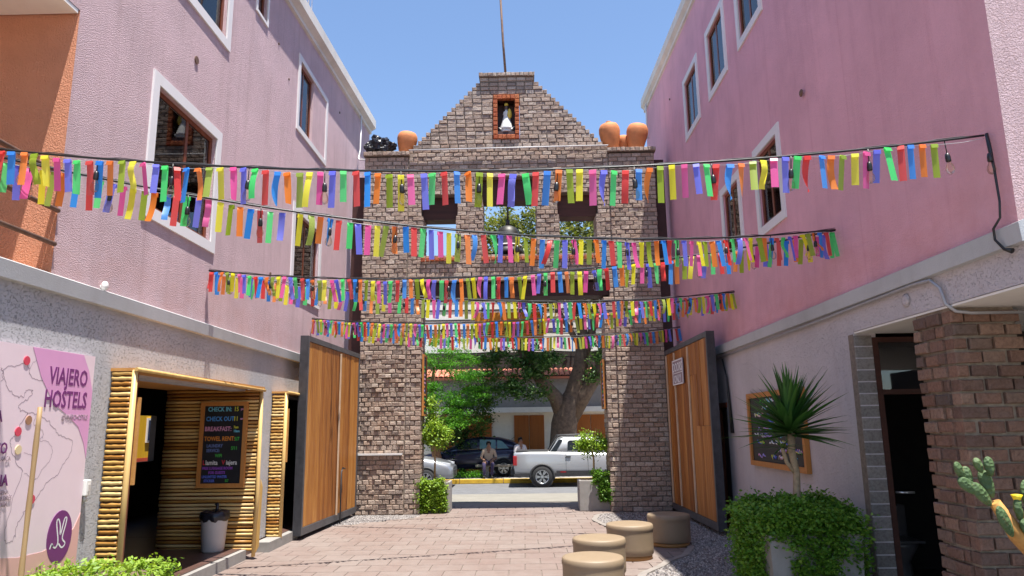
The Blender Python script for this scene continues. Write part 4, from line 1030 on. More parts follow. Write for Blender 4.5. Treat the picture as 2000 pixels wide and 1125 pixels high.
# hedge bottom left
hd = thing('low_hedge', 'bright green clipped hedge along the left wall at the bottom corner', 'hedge', (-3.5, 5.4, 0))
leaves('foliage', hd, M['leaf_lime'], box_clumps(-3.92,-3.1,3.9,6.5,.1,.60,520), .035, .05, 34)
MB().bbox(-3.88,-3.16,3.95,6.42,0,.6,.05).build('inner_twigs', M['barkA'], hd)
# yucca planter
PLX, PLY = 2.68, 7.5
pl = thing('concrete_planter', 'square concrete planter under the yucca, mostly covered by leaves', 'planter', (PLX, PLY, 0), R(4))
pb_ = MB(); pb_.prism([(-.45,-.45),(.45,-.45),(.45,.45),(-.45,.45)], lambda a, b: (a*.92, b*.92, 0), lambda a, b: (a, b, .72)); pb_.build('tub', M['concrete'], pl, (0,0,0))
hg = thing('trailing_shrub', 'dense dark green shrub spilling over the yucca planter', 'shrub', (PLX, PLY, .7))
cl = []
def rb(a): return .47/max(abs(math.cos(a)), abs(math.sin(a)))**.75
for i in range(620):
    a = random.uniform(0, 6.283); q_ = random.uniform(0, 1)**.5; r_ = rb(a)*q_
    cl.append((PLX+r_*math.cos(a), PLY+r_*math.sin(a), .90+.045*math.sin(a*3+1)-.10*q_**4+random.gauss(0,.035)))
for i in range(1100):
    a = random.uniform(0, 6.283); dg = math.degrees(a); drop = random.uniform(0, 1)
    lim = .95 if 150 < dg < 215 else .28 if 215 <= dg < 247 else .92 if 247 <= dg < 293 else .42 if 293 <= dg < 322 else .85
    if drop > lim*random.uniform(.75, 1.1): continue
    r_ = rb(a)*(1.02+.06*random.gauss(0,1)); cl.append((PLX+r_*math.cos(a), PLY+r_*math.sin(a), .9-drop*.86))
leaves('foliage', hg, M['leaf_ivy'], cl, .045, .042, 34, aspect=1.5)
tw = MB()
for i in range(14):
    a = i*.45; tw.tube([(PLX,PLY,.7),(PLX+.3*math.cos(a),PLY+.27*math.sin(a),.9),(PLX+.6*math.cos(a),PLY+.52*math.sin(a),.7)], [.012,.009,.004], 5)
tw.build('stems', M['barkA'], hg)
yu = thing('yucca_plant', 'spiky yucca with slender trunk rising from the right planter', 'yucca', (PLX+.04, PLY, .7))
MB().tube([(0,0,0),(.0,0,.3),(.02,0,.55),(-.01,0,.76),(.0,0,.95)], [.042,.038,.034,.036,.04], 10).build('trunk', M['yuccabark'], yu, (0,0,0))
MB().tube([(0,0,.56),(-.07,0,.66),(-.10,0,.80)], [.022,.02,.02], 8).build('side_branch', M['yuccabark'], yu, (0,0,0))
def blade(L, w, droop):
    b = MB(); n = 7; V = []
    for i in range(n+1):
        t = i/n; x = L*t; z = -droop*t*t*L; ww = w*(math.sin(math.pi*min(1, t*.85+.16))**.7)*(1-t**4)+.001
        b.v += [(x, -ww, z+ww*.35), (x, 0, z), (x, ww, z+ww*.35)]
    for i in range(n):
        for k in (0, 1): b.face(i*3+k, i*3+k+1, (i+1)*3+k+1, (i+1)*3+k, smooth=True)
    me = b.mesh('leaf', M['leaf_yucca'], False); r = random.random(); set_rnd(me, [r]*len(b.v)); return me
bl = [blade(random.uniform(.54,.66), .027, random.uniform(.02,.16)) for _ in range(9)]
for i in range(150):
    el = R(random.choice([random.uniform(-8,18), random.uniform(5,50), random.uniform(35,88), random.uniform(50,89)])); az = random.uniform(0, 6.283)
    link('leaf', random.choice(bl), yu, (random.gauss(0,.012), random.gauss(0,.012), .93+.1*(el/1.5)), (random.uniform(-.3,.3), -el, az), [random.uniform(.85,1.12)]*3)
for i in range(12):
    link('leaf', random.choice(bl), yu, (-.10,0,.80), (0, -R(random.uniform(-20,60)), random.uniform(0,6.28)), [random.uniform(.45,.6)]*3)
# cactus at the right edge
cc = thing('prickly_pear', 'prickly pear cactus with orange-brown stem at the right edge', 'cactus', (2.98, 4.2, 0))
def W(x, y, z): return (x-2.98, y-4.2, z)
MB().tube([W(2.98,4.2,0),W(2.93,4.2,.7),W(2.84,4.2,.98),W(2.72,4.2,1.12),W(2.62,4.2,1.30)], [.06,.055,.05,.045,.03], 10).build('old_stem', M['cactus_old'], cc, (0,0,0))
MB().tube([W(2.82,4.2,1.0),W(2.80,4.21,1.2),W(2.86,4.2,1.32)], [.045,.04,.03], 9).build('side_stem', M['cactus_old'], cc, (0,0,0))
def pad(x, y, z, h, w, tilt, az):
    bm = bmesh.new(); bmesh.ops.create_uvsphere(bm, u_segments=16, v_segments=10, radius=1)
    for v in bm.verts: v.co = Vector((v.co.x*w*(1+.25*v.co.z), v.co.y*.02, (v.co.z+1)*h/2))
    me = MB().add_bm(bm, True).mesh('pad', M['cactus']); link('pad', me, cc, W(x, y, z), (0, tilt, az))
for a in ((2.60,4.2,1.28,.17,.036,-.75,.3),(2.55,4.19,1.34,.17,.034,-1.0,.2),(2.62,4.21,1.32,.16,.034,-.25,-.3),(2.67,4.16,1.12,.20,.04,-.6,.5),(2.47,4.2,1.42,.13,.03,-.7,.6),(2.50,4.2,1.38,.12,.028,-.2,.1),(2.80,4.2,1.26,.16,.036,.05,.2),(2.86,4.2,1.28,.2,.042,.2,-.4),(2.73,4.17,1.2,.10,.024,-.3,.9),(2.61,4.18,1.44,.11,.028,-.1,.1),(2.93,4.2,1.32,.2,.042,.35,.5),(2.70,4.15,1.24,.09,.022,.3,.3),(2.56,4.18,1.46,.09,.024,-.4,.2),(2.78,4.16,1.10,.13,.03,-.5,.2)): pad(*a)
for p_ in ((2.88,4.19,1.57),(2.72,4.16,1.32)): MB().lathe([(.012,-.02),(.02,0),(.03,.022),(.01,.025)], 8).build('flower', M['flower'], cc, W(*p_))

# gateway planters
for (x0, x1, lab, lt, li, tx, tz, tr_) in ((-2.2,-1.60,'left gateway planter of pale concrete with ivy down its front','small round-crowned tree in the left gateway planter','ivy curtain hanging over the left gateway planter',-1.95,1.62,.36),
                               (1.13,1.78,'right gateway planter of grey concrete standing by the brick jamb','small leafy tree in the right gateway planter','ivy trailing over the corner of the right gateway planter',1.47,1.38,.36)):
    q = thing('concrete_planter', lab, 'planter', ((x0+x1)/2, 15.85, 0))
    MB().bbox(x0, x1, 15.55, 16.15, 0, .62, .015).build('tub', M['concrete'], q); MB().box(x0+.05, x1-.05, 15.6, 16.1, .6, .628).build('soil', M['barkA'], q)
    t_ = thing('potted_tree', lt, 'tree', (tx, 15.85, .62))
    MB().tube([(0,0,0),(.01,0,.4),(-.01,0,tz-.62-.15),(.02,0,tz-.62+.2)], [.022,.02,.018,.01], 8).build('trunk', M['bamboo_dry'], t_, (0,0,0))
    br = MB()
    for i in range(9):
        a = i*.7; br.tube([(0,0,tz-.62-.12),(.15*math.cos(a),.15*math.sin(a),tz-.62+.08*(i%3)),(.3*math.cos(a),.28*math.sin(a),tz-.62+.12*(i%4)-.05)], [.008,.006,.003], 5)
    br.build('branches', M['barkA'], t_, (0,0,0))
    cs = ell_clumps((tx, 15.85, tz), (tr_, .33, .30 if x0 < 0 else .24), 58)
    if x0 < 0: cs += ell_clumps((tx-.08, 15.85, tz+.5), (.13,.12,.28), 18); cs += ell_clumps((tx+.02,15.85,tz-.02),(.42,.3,.12), 16)
    leaves('crown', t_, M['leaf_lime'], cs, .06, .062, 34, aspect=1.7)
    iv = thing('trailing_ivy', li, 'ivy', ((x0+x1)/2, 15.55, .62))
    if x0 < 0: cs = box_clumps(x0-.06, x1-.1, 15.42, 15.56, .03, .66, 300, False)
    else: cs = box_clumps(x0+.32, x1+.06, 15.45, 15.9, .56, .78, 90, False)+[(random.uniform(x0+.42, x1+.03), 15.5+random.gauss(0,.03), random.uniform(.2+max(0,(x1-.1-xx))*.4, .6)) for xx in [random.uniform(x0+.42,x1) for _ in range(110)]]
    leaves('foliage', iv, M['leaf_lime'] if x0 < 0 else M['leaf_ivy'], cs, .03, .05, 26, aspect=1.5)

# ------------------------------------------------------------------ strings of lights with ribbons
def ribbon_mesh(kind, m):
    b = MB(); n = 7; L = .25; w = .0245
    k0 = random.uniform(-1,1)
    for i in range(n+1):
        t = i/n; z = -L*t; yv = .0; tw_ = 0.; x = 0; ww = w
        if kind == 1: yv = .025*math.sin(t*2.6); 
        if kind == 2: tw_ = 1.1*t; 
        if kind == 3: tw_ = -1.35*t; x = .03*t*t
        if kind == 4: x = -.035*t*t; yv = -.03*math.sin(t*3)
        if kind == 5: yv = .03*math.sin(t*5); z *= .86
        if kind == 6: tw_ = 1.55*t*t; x = .02*math.sin(t*3)
        c, s_ = math.cos(tw_), math.sin(tw_)
        b.v += [(x-ww*c, yv-ww*s_, z), (x, yv+.003, z), (x+ww*c, yv+ww*s_, z)]
    for i in range(n):
        for k in (0, 1): b.face(i*3+k, i*3+k+1, (i+1)*3+k+1, (i+1)*3+k, smooth=True)
    nb_ = len(b.v); b.v += [(-w,.022,-.028),(w,.022,-.028),(-w,.012,.004),(w,.012,.004)]; b.face(nb_,nb_+1,nb_+3,nb_+2); b.face(nb_+2,nb_+3,2,0)
    return b.mesh('ribbon', m, False)
RMesh = [[ribbon_mesh(k, m) for k in (0,0,0,0,0,0,0,0,1,0,0,5,0,2,4,6)] for m in RM]
sock_me = MB().lathe([(.006,.0),(.014,-.005),(.018,-.03),(.0185,-.06),(.016,-.066)], 12).mesh('lamp_holder', M['blackplastic'])
bulb_me = MB().lathe([(.012,-.062),(.014,-.075),(.026,-.10),(.030,-.125),(.024,-.148),(.010,-.160),(.002,-.162)], 14).mesh('bulb', M['bulb'])
cap_me = MB().lathe([(.010,.0),(.0105,-.012),(.004,-.02)], 8).mesh('filament_stem', M['pipe_white'])
cord_me = MB().tube([(0,0,.095),(0,0,0)], .004, 6).mesh('cord', M['blackplastic'])
def strand(label, A, B, sag, start, step, rev=False, skip=(.0, 1.0)):
    A, B = Vector(A), Vector(B); o = thing('string_lights', label, 'string lights', A, 0, 'zigzag strings of lights and ribbons')
    ch = B-A; Lc = ch.length; N = 44
    def pt(t, extra=0): p_ = A+ch*t; p_.z -= 4*sag*t*(1-t)+extra; return p_
    pts = [pt(i/N) for i in range(N+1)]
    MB().tube(pts, .0085, 6).build('cable', M['blackplastic'], o)
    MB().tube([pt(i/N, -.018*math.sin(i*2.1)**2-.004)+Vector((0,.014,0)) for i in range(N+1)], .0035, 5).build('support_wire', M['steel'], o)
    MB().tube([pt(i/N, .022+.012*math.sin(i*1.3)) for i in range(N+1)], .002, 5).build('ribbon_line', M['pipe_white'], o)
    az = math.atan2(ch.y, ch.x); n = int(Lc/step); c = start
    for i in range(n):
        t = (i+.5+random.uniform(-.13,.13))/n
        if not skip[0] <= t <= skip[1]: continue
        k = (start+(-i if rev else i)) % 8
        if random.random() < .012: continue
        p_ = pt(t, .024+.012*math.sin(t*N*1.3))
        lean = random.gauss(0, .05)+(.10*(.5-t) if ch.x > 0 else .10*(t-.5))*1.2
        link('ribbon', random.choice(RMesh[k]), o, p_-A, (random.gauss(0,.10), lean, az+random.gauss(0,.22)), (random.uniform(.88,1.08), 1, random.uniform(.9,1.1)))
    nb_ = int(Lc/.55)
    for i in range(nb_):
        t = (i+.5)/nb_; p_ = pt(t, .10)
        h = link('lamp_holder', sock_me, o, p_-A, (random.gauss(0,.05), random.gauss(0,.05), 0))
        link('bulb', bulb_me, h, (0,0,0)); link('cord', cord_me, h, (0,0,0)); 
    return o
strand('nearest string of lights and ribbons, crossing high from wall to wall', (3.37,4.95,3.78), (-3.97,4.97,3.84), .225, 5, .082, True, (.05,1))
strand('second string from the front, dropping from the left rail towards the right', (-3.97,5.0,3.80), (3.37,7.48,3.78), .32, 6, .079, True)
strand('third string from the front, starting at the shared right hook', (3.37,7.48,3.77), (-3.97,8.81,3.75), .285, 5, .077, True)
strand('fourth string from the front, from the left wall to the right', (-3.97,8.81,3.74), (3.37,11.23,3.81), .265, 6, .077)
strand('fifth string from the front, from the right wall to the left', (3.37,11.23,3.80), (-3.97,13.29,3.80), .255, 2, .077, True)
strand('farthest string of lights and ribbons, just before the brick gateway', (-3.97,13.29,3.79), (3.37,15.25,3.79), .27, 3, .075)
o = thing('hook_cable', 'black cable with one bulb hanging from the right wall hook', 'cable', (3.37, 4.9, 3.77))
q = lambda *p_: Vector(p_)-Vector((3.37,4.9,3.77))
MB().tube([q(3.37,4.92,3.78),q(3.36,4.895,3.66),q(3.36,4.88,3.5),q(3.35,4.86,3.25),q(3.33,4.85,3.13),q(3.32,4.92,3.07),q(3.32,4.92,2.99),q(3.34,4.87,2.91),q(3.36,4.82,2.885)], [.012,.014,.009,.008,.008,.009,.009,.01,.02], 8).build('cable', M['blackplastic'], o, (0,0,0))
h = link('lamp_holder', sock_me, o, q(3.345,4.885,3.62)); link('bulb', bulb_me, h, (0,0,0))

# ------------------------------------------------------------------ vehicles
def loft(mb, rings):
    n = len(rings[0]); base = len(mb.v)
    for r_ in rings: mb.v += [tuple(p_) for p_ in r_]
    for i in range(len(rings)-1):
        for k in range(n): k2 = (k+1) % n; mb.face(base+i*n+k, base+i*n+k2, base+(i+1)*n+k2, base+(i+1)*n+k, smooth=True)
    mb.face(*[base+k for k in range(n)][::-1]); mb.face(*[base+(len(rings)-1)*n+k for k in range(n)])
def bring(x, zb, zt, w, top=.9):
    h = zt-zb; half = [(w*.82, zb), (w*.96, zb+h*.10), (w, zb+h*.32), (w*.995, zb+h*.62), (w*.965, zb+h*.86), (w*top, zt-h*.03), (w*top*.8, zt)]
    return [(x, y, z) for y, z in half]+[(x, -y, z) for y, z in reversed(half)]
def grings(x, zb, zt, wb, wt):
    half = [(wb, zb), (wb+(wt-wb)*.5, zb+(zt-zb)*.5), (wt, zt-.05), (wt*.88, zt)]
    return [(x, y, z) for y, z in half]+[(x, -y, z) for y, z in reversed(half)]
def wheel(par, x, y, r, w=.2, spokes=6):
    s = -1 if y < 0 else 1
    t_ = MB().lathe([(r*.66,-w/2),(r*.94,-w/2),(r,-w*.36),(r,w*.36),(r*.94,w/2),(r*.66,w/2),(r*.66,-w/2)], 28, axis='y', cap=False).build('wheel', M['tyre'], par, (x, y, r))
    rim = MB(); rim.lathe([(r*.68,-w*.46),(r*.68,w*.46),(r*.60,w*.46),(r*.60,-w*.46),(r*.68,-w*.46)], 28, axis='y', cap=False)
    yo = s*w*.44
    for i in range(spokes):
        a = 2*math.pi*i/spokes
        for da in (-.16, .16):
            dv = Vector((math.cos(a+da), 0, math.sin(a+da))); dv2 = Vector((math.cos(a), 0, math.sin(a)))
            c = (dv*r*.64+dv2*r*.12)/2; ln = (dv*r*.64-dv2*r*.12); px = Vector((-ln.z, 0, ln.x)).normalized()
            rim.obox(c+Vector((0,yo,0)), ln/2, px*r*.045, (0,.012,0))
    rim.lathe([(r*.14,-.02),(r*.14,.02)], 12, (0,yo,0), axis='y'); rim.build('rim', M['alloy'], t_, (0,0,0))
    MB().lathe([(r*.6,-.01),(r*.6,.01)], 20, (0,yo-s*.04,0), axis='y').build('brake_disc', M['trim'], t_, (0,0,0))
def arch(par, x, y, r, m, s):
    b = MB(); n = 16
    pts = [(x+math.cos(R(-12+204*i/n))*r*1.16, z) for i in range(n+1) for z in [math.sin(R(-12+204*i/n))*r*1.16+r]]
    b.tube([(a, y+s*.008, z) for a, z in pts], .035, 6); b.build('wheel_arch', m, par, (0,0,0))
    b = MB(); b.lathe([(r*1.14,-.004),(r*1.14,.004)], 28, (x, y+s*.004, r), axis='y'); b.build('wheel_well', M['trim'], par, (0,0,0))
def side_pane(par, name, pts, wb, wt, zb, zt, m, s, lift=.006):
    f = lambda x, z, e: (x, s*(wb+(wt-wb)*(z-zb)/(zt-zb)+e), z)
    MB().prism(pts, lambda x, z: f(x, z, .0), lambda x, z: f(x, z, lift)).build(name, m, par, (0,0,0))
# pickup: local x forward = +x world, rear at x=0
pk = thing('pickup_truck', 'silver double cab pickup truck parked across the street', 'pickup truck', (-.36, 24.27, -.15))
W_ = .86
b = MB(); loft(b, [bring(0,.42,1.06,W_*.93,.95), bring(.05,.36,1.10,W_*.98,.96), bring(.5,.34,1.11,W_,.96), bring(1.3,.34,1.10,W_,.96), bring(1.9,.32,1.08,W_,.94), bring(2.9,.32,1.06,W_,.93), bring(3.4,.32,1.03,W_*.99,.9), bring(3.9,.36,.96,W_*.96,.86), bring(4.3,.40,.84,W_*.88,.8), bring(4.42,.44,.72,W_*.78,.8)])
b.build('body', M['car_silver'], pk, (0,0,0))
b = MB(); loft(b, [grings(1.12,1.02,1.06,.80,.80), grings(1.42,1.02,1.50,.80,.66), grings(1.6,1.02,1.56,.80,.66), grings(2.4,1.02,1.57,.80,.66), grings(2.75,1.02,1.53,.80,.65), grings(3.35,1.0,1.05,.79,.78)])
b.build('cab', M['car_silver'], pk, (0,0,0))
for s in (-1, 1):
    side_pane(pk, 'side_window', [(1.72,1.12),(2.32,1.12),(2.32,1.45),(1.80,1.45),(1.74,1.40)], .80,.66,1.02,1.56,M['carglass'],s,.012)
    side_pane(pk, 'side_window', [(2.40,1.12),(3.0,1.12),(2.72,1.43),(2.40,1.45)], .80,.66,1.02,1.56,M['carglass'],s,.012)
    side_pane(pk, 'rear_quarter_glass', [(1.16,1.08),(1.36,1.08),(1.58,1.46),(1.46,1.48)], .80,.66,1.02,1.56,M['carglass'],s,.010)
    MB().box(0,4.2,-.018,.018,.33,.43).build('sill_trim', M['trim'], pk, (0, s*(W_-.01), 0)); MB().box(1.35,2.6,-.006,.006,.44,.50).build('side_stripe', M['trim'], pk, (0, s*(W_+.0), 0)); MB().box(1.48,1.66,-.006,.006,.455,.485).build('stripe_patch', M['lamp_red'], pk, (0, s*(W_+.006), 0))
    MB().bbox(-.02,.10,-.07,.02,.68,.98,.015).build('tail_lamp', M['lamp_red'], pk, (0, s*(W_*.955), 0))
    for x in (.9, 3.55): arch(pk, x, s*(W_-.006), .325, M['trim'], s); wheel(pk, x, s*(W_-.06), .325)
    MB().bbox(1.66,1.82,-.02,.03,.92,.96,.01).build('door_handle', M['trim'], pk, (0, s*(W_+.0), 0)); MB().box(1.66,1.668,-.004,.004,.36,1.06).build('door_seam', M['trim'], pk, (0, s*W_, 0)); MB().box(2.36,2.368,-.004,.004,.36,1.06).build('door_seam', M['trim'], pk, (0, s*W_, 0))
MB().bbox(-.10,.16,-.80,.80,.38,.58,.03).build('rear_bumper', M['trim'], pk, (0,0,0)); MB().tube([(1.15,-.72,1.12),(1.45,-.62,1.60),(2.6,-.6,1.63)], .02, 8).build('roof_bar', M['trim'], pk, (0,0,0)); MB().tube([(1.15,.72,1.12),(1.45,.62,1.60),(2.6,.6,1.63)], .02, 8).build('roof_bar', M['trim'], pk, (0,0,0))
MB().box(.08,1.1,-.78,.78,1.095,1.125).build('bed_cover', M['trim'], pk, (0,0,0))
# dark blue hatchback, rear to the right
hc = thing('parked_car', 'dark blue hatchback parked behind the seated person', 'car', (-.02, 27.4, -.004), R(180))
b = MB(); loft(b, [bring(0,.42,.95,.72,.9), bring(.08,.32,1.0,.80,.9), bring(.6,.28,.98,.86,.92), bring(2.4,.26,.94,.87,.92), bring(3.3,.28,.86,.85,.88), bring(3.85,.32,.74,.76,.85), bring(4.0,.40,.62,.66,.8)]); b.build('body', M['car_navy'], hc, (0,0,0))
b = MB(); loft(b, [grings(.05,.92,.98,.72,.70), grings(.45,.9,1.26,.78,.62), grings(.95,.9,1.38,.80,.62), grings(1.7,.9,1.40,.81,.63), grings(2.1,.88,1.34,.81,.63), grings(2.9,.86,.92,.8,.76)]); b.build('cabin', M['car_navy'], hc, (0,0,0))
for s in (-1, 1):
    side_pane(hc, 'side_window', [(.55,.98),(.98,.98),(.98,1.28),(.80,1.24)], .80,.62,.9,1.38,M['carglass_g'],s,.014); side_pane(hc, 'side_window', [(1.04,.98),(1.62,.98),(1.62,1.31),(1.04,1.29)], .80,.62,.9,1.38,M['carglass_g'],s,.014); side_pane(hc, 'side_window', [(1.70,.98),(2.5,.97),(2.05,1.27),(1.70,1.31)], .80,.62,.9,1.38,M['carglass'],s,.014)
    for x in (.75, 3.2): arch(hc, x, s*.855, .29, M['trim'], s); wheel(hc, x, s*.80, .29)
    MB().bbox(-.01,.14,-.06,.03,.66,.86,.02).build('tail_lamp', M['lamp_red'], hc, (0, s*.76, 0)); MB().box(1.64,1.648,-.004,.004,.32,.95).build('door_seam', M['trim'], hc, (0, s*.872, 0)); MB().bbox(1.1,1.24,-.01,.03,.80,.835,.008).build('door_handle', M['car_navy'], hc, (0, s*.86, 0))
MB().tube([(.5,0,1.27),(.3,0,1.42)], .006, 6).build('aerial', M['trim'], hc, (0,0,0))
# grey car nosing in at the left
gc = thing('parked_car', 'grey car whose bonnet shows behind the left planter', 'car', (-6.5, 24.2, -.15))
b = MB(); loft(b, [bring(0,.42,.95,.72,.9), bring(.08,.32,1.04,.80,.9), bring(.6,.28,1.02,.86,.92), bring(2.4,.26,1.0,.87,.92), bring(3.1,.28,.97,.86,.88), bring(3.6,.28,.90,.84,.86), bring(4.0,.28,.78,.78,.84), bring(4.2,.32,.66,.68,.8)]); b.build('body', M['car_grey'], gc, (0,0,0))
b = MB(); loft(b, [grings(.05,.92,1.0,.72,.70), grings(.45,.9,1.36,.78,.62), grings(.95,.9,1.48,.80,.62), grings(1.7,.9,1.50,.81,.63), grings(2.1,.88,1.44,.81,.63), grings(3.0,.9,1.0,.8,.76)]); b.build('cabin', M['carglass'], gc, (0,0,0))
for s in (-1, 1):
    for x in (.75, 3.35): arch(gc, x, s*.855, .30, M['trim'], s); wheel(gc, x, s*.80, .30)
    MB().obox((3.93, s*.66, .72), (.16,s*-.03,-.03), (.02,.05,0), (0,0,.075)).build('headlamp', M['lamp_clear'], gc, (0,0,0)); MB().bbox(4.02,4.1,-.05,.05,.36,.44,.01).build('fog_lamp', M['lamp_clear'], gc, (0, s*.56, 0))
MB().bbox(4.08,4.21,-.42,.42,.38,.56,.02).build('grille', M['trim'], gc, (0,0,0))

# ------------------------------------------------------------------ people (one continuous skinned body each)
def person(name, label, loc, rotz, J, E_, Rad, shirt, sit=True):
    root = thing(name, label, 'person', loc, rotz)
    names = list(J); me = bpy.data.meshes.new('b'); me.from_pydata([J[n] for n in names], [(names.index(a), names.index(b_)) for a, b_ in E_], [])
    ob = bpy.data.objects.new('b', me); col.objects.link(ob)
    ob.modifiers.new('s', 'SKIN'); sk = me.skin_vertices[0].data
    for i, n in enumerate(names): sk[i].radius = Rad[n] if isinstance(Rad[n], tuple) else (Rad[n], Rad[n]); sk[i].use_root = (n == 'pelvis')
    ob.modifiers.new('u', 'SUBSURF').levels = 2
    bpy.context.view_layer.update(); m2 = bpy.data.meshes.new_from_object(ob.evaluated_get(bpy.context.evaluated_depsgraph_get())); bpy.data.objects.remove(ob)
    m2.materials.clear()
    for m_ in (M['skin'], shirt, M['trousers'], M['blackplastic']): m2.materials.append(m_)
    seg = [(Vector(J[a]), Vector(J[b_]), a, b_) for a, b_ in E_]
    def zone(c):
        best = None
        for a, b_, na, nb_2 in seg:
            t = max(0, min(1, (c-a).dot(b_-a)/max(1e-9, (b_-a).length_squared))); dd_ = (c-(a+(b_-a)*t)).length
            if best is None or dd_ < best[0]: best = (dd_, na, nb_2)
        k = best[1]+' '+best[2]
        if 'toe' in k: return 3
        if any(w in k for w in ('knee', 'ankle', 'hip')): return 2
        if any(w in k for w in ('hand', 'tip', 'thumb', 'neck', 'head', 'nose', 'crown')): return 0
        return 1
    for p_ in m2.polygons: p_.material_index = zone(p_.center); p_.use_smooth = True
    link('body', m2, root, (0,0,0))
    hd_ = J['head']; bm = bmesh.new(); bmesh.ops.create_uvsphere(bm, u_segments=16, v_segments=10, radius=1)
    for v in bm.verts: v.co = Vector((v.co.x*.088, v.co.y*.105, v.co.z*.10))
    bmesh.ops.delete(bm, geom=[v for v in bm.verts if (v.co.y < -.02 and v.co.z < .055) or v.co.z < -.06], context='VERTS')
    o_ = MB().add_bm(bm, True).build('hair', M['hair'], root, (hd_[0], hd_[1]+.012, hd_[2]+.035))
    e = MB()
    for s in (-1, 1): e.lathe([(.002,-.008),(.009,-.004),(.009,.004),(.002,.008)], 8, (s*.032, -.083, .012))
    e.build('eyes', M['hair'], root, hd_); MB().tube([(-.025,-.088,-.048),(0,-.093,-.05),(.025,-.088,-.048)], .006, 6).build('mouth', M['lamp_red'], root, hd_)
    return root
def sitting():
    J = dict(pelvis=(0,.05,.50), waist=(0,.06,.66), chest=(0,.03,.86), neck=(0,.01,1.02), head=(0,-.01,1.13), crown=(0,.0,1.20), nose=(0,-.085,1.115))
    E_ = [('pelvis','waist'),('waist','chest'),('chest','neck'),('neck','head'),('head','crown'),('head','nose')]
    Rad = dict(pelvis=(.155,.12), waist=(.15,.12), chest=(.165,.115), neck=.055, head=(.085,.098), crown=(.06,.07), nose=.018)
    for s, t in ((-1,'l'),(1,'r')):
        J['sh'+t] = (s*.19,.03,.93); J['elbow'+t] = (s*.26,-.02,.68); J['hand'+t] = (s*.14,-.26,.60); J['palm_hand'+t] = (s*.10,-.33,.57)
        J['thumb'+t] = (s*.07,-.31,.60)
        for k in range(4): J['tip%d'%k+t] = (s*(.13-.022*k), -.40+.008*abs(k-1.5), .535+.004*k); E_.append(('palm_hand'+t, 'tip%d'%k+t)); Rad['tip%d'%k+t] = .009
        J['hip'+t] = (s*.10,-.02,.50); J['knee'+t] = (s*.15,-.42,.50); J['ankle'+t] = (s*.13,-.46,.09); J['toe'+t] = (s*.14,-.64,.045)
        E_ += [('chest','sh'+t),('sh'+t,'elbow'+t),('elbow'+t,'hand'+t),('hand'+t,'palm_hand'+t),('palm_hand'+t,'thumb'+t),('pelvis','hip'+t),('hip'+t,'knee'+t),('knee'+t,'ankle'+t),('ankle'+t,'toe'+t)]
        Rad.update({'sh'+t:.07,'elbow'+t:.05,'hand'+t:.033,'palm_hand'+t:(.036,.02),'thumb'+t:.011,'hip'+t:.10,'knee'+t:.075,'ankle'+t:.05,'toe'+t:.045})
    return J, E_, Rad
J, E_, Rad = sitting()
person('person', 'person in tan shirt and dark trousers sitting with hands on knees', (-1.28, 26.0, 0), 0, J, E_, Rad, M['shirt'])
J, E_, Rad = sitting()
person('person', 'person in white shirt partly hidden behind the pickup tail', (-.15, 26.05, .12), R(35), J, E_, Rad, M['shirt_w'])
bnch = thing('stone_bench', 'low pale stone bench under the seated person', 'bench', (-.8, 26.15, 0))
MB().bbox(-.95,1.0,-.17,.22,.36,.44,.015).build('seat', M['concrete_pale'], bnch, (0,0,0))
for x in (-.6, .65): MB().bbox(x-.12,x+.12,-.12,.17,0,.36,.012).build('leg', M['concrete'], bnch, (0,0,0))

# ------------------------------------------------------------------ building across the street
FY = 29.2
FB = thing('street_building', 'white building with orange wooden panels across the street', 'building', (0, FY, 0))
MB().box(-20, 20, FY, FY+6, -.1, 2.32).build('ground_floor_wall', M['cream'], FB); MB().box(-20, 20, FY-.45, FY+.0, 2.30, 2.50).build('canopy_beam', M['white_m'], FB)
MB().box(-20, 20, FY-.2, FY+.0, 2.5, 3.62).build('concrete_parapet', M['concrete'], FB)
MB().box(-20, 20, FY+.6, FY+6, 3.6, 4.8).build('recessed_wall', M['dark'], FB)
panels = [(-3.4,-1.30),(-.42,.80),(1.70,3.6),(4.4,6.0),(-6,-4.2)]
for (a, b_) in panels:
    n = 2
    for i in range(n):
        x0 = a+(b_-a)*i/n; x1 = a+(b_-a)*(i+1)/n
        MB().box(x0+.01, x1-.01, FY-.05, FY-.002, 0, 2.19).build('wood_panel', M['panelwood'], FB)
# tiled pent roof: rows of half-round tiles
tm = MB(); n = 8
for i in range(n):
    a0, a1 = math.pi*i/n, math.pi*(i+1)/n
    tm.quad((.1*math.cos(a0),0,.06*math.sin(a0)),(.1*math.cos(a1),0,.06*math.sin(a1)),(.085*math.cos(a1),.45,.06*math.sin(a1)+.14),(.085*math.cos(a0),.45,.06*math.sin(a0)+.14))
tme = tm.mesh('roof_tile', M['tile_roof'])
rf = MB().box(-12,9,FY-.5,FY+.6,3.62,3.7).build('pent_roof', M['tile_roof'], FB)
for r_ in range(3):
    for i in range(50): link('roof_tile', tme, rf, (-5.6+i*.21, FY-.6+r_*.36, 3.70+r_*.11))
MB().box(-20, 20, FY+1.0, FY+6, 4.8, 8.0).build('upper_wall', M['white_m'], FB)
for i in range(5): MB().box(-20, 20, FY+.975, FY+1.0, 5.78+i*.42, 5.84+i*.42).build('louvre', M['trim'], FB)
o = MB().bbox(-1.95, .85, FY-.25, FY-.1, 5.15, 6.35, .02).build('sign_board', M['orange_board'], None); tag(o, 'blank orange sign board above the street behind the ribbons', 'sign board')
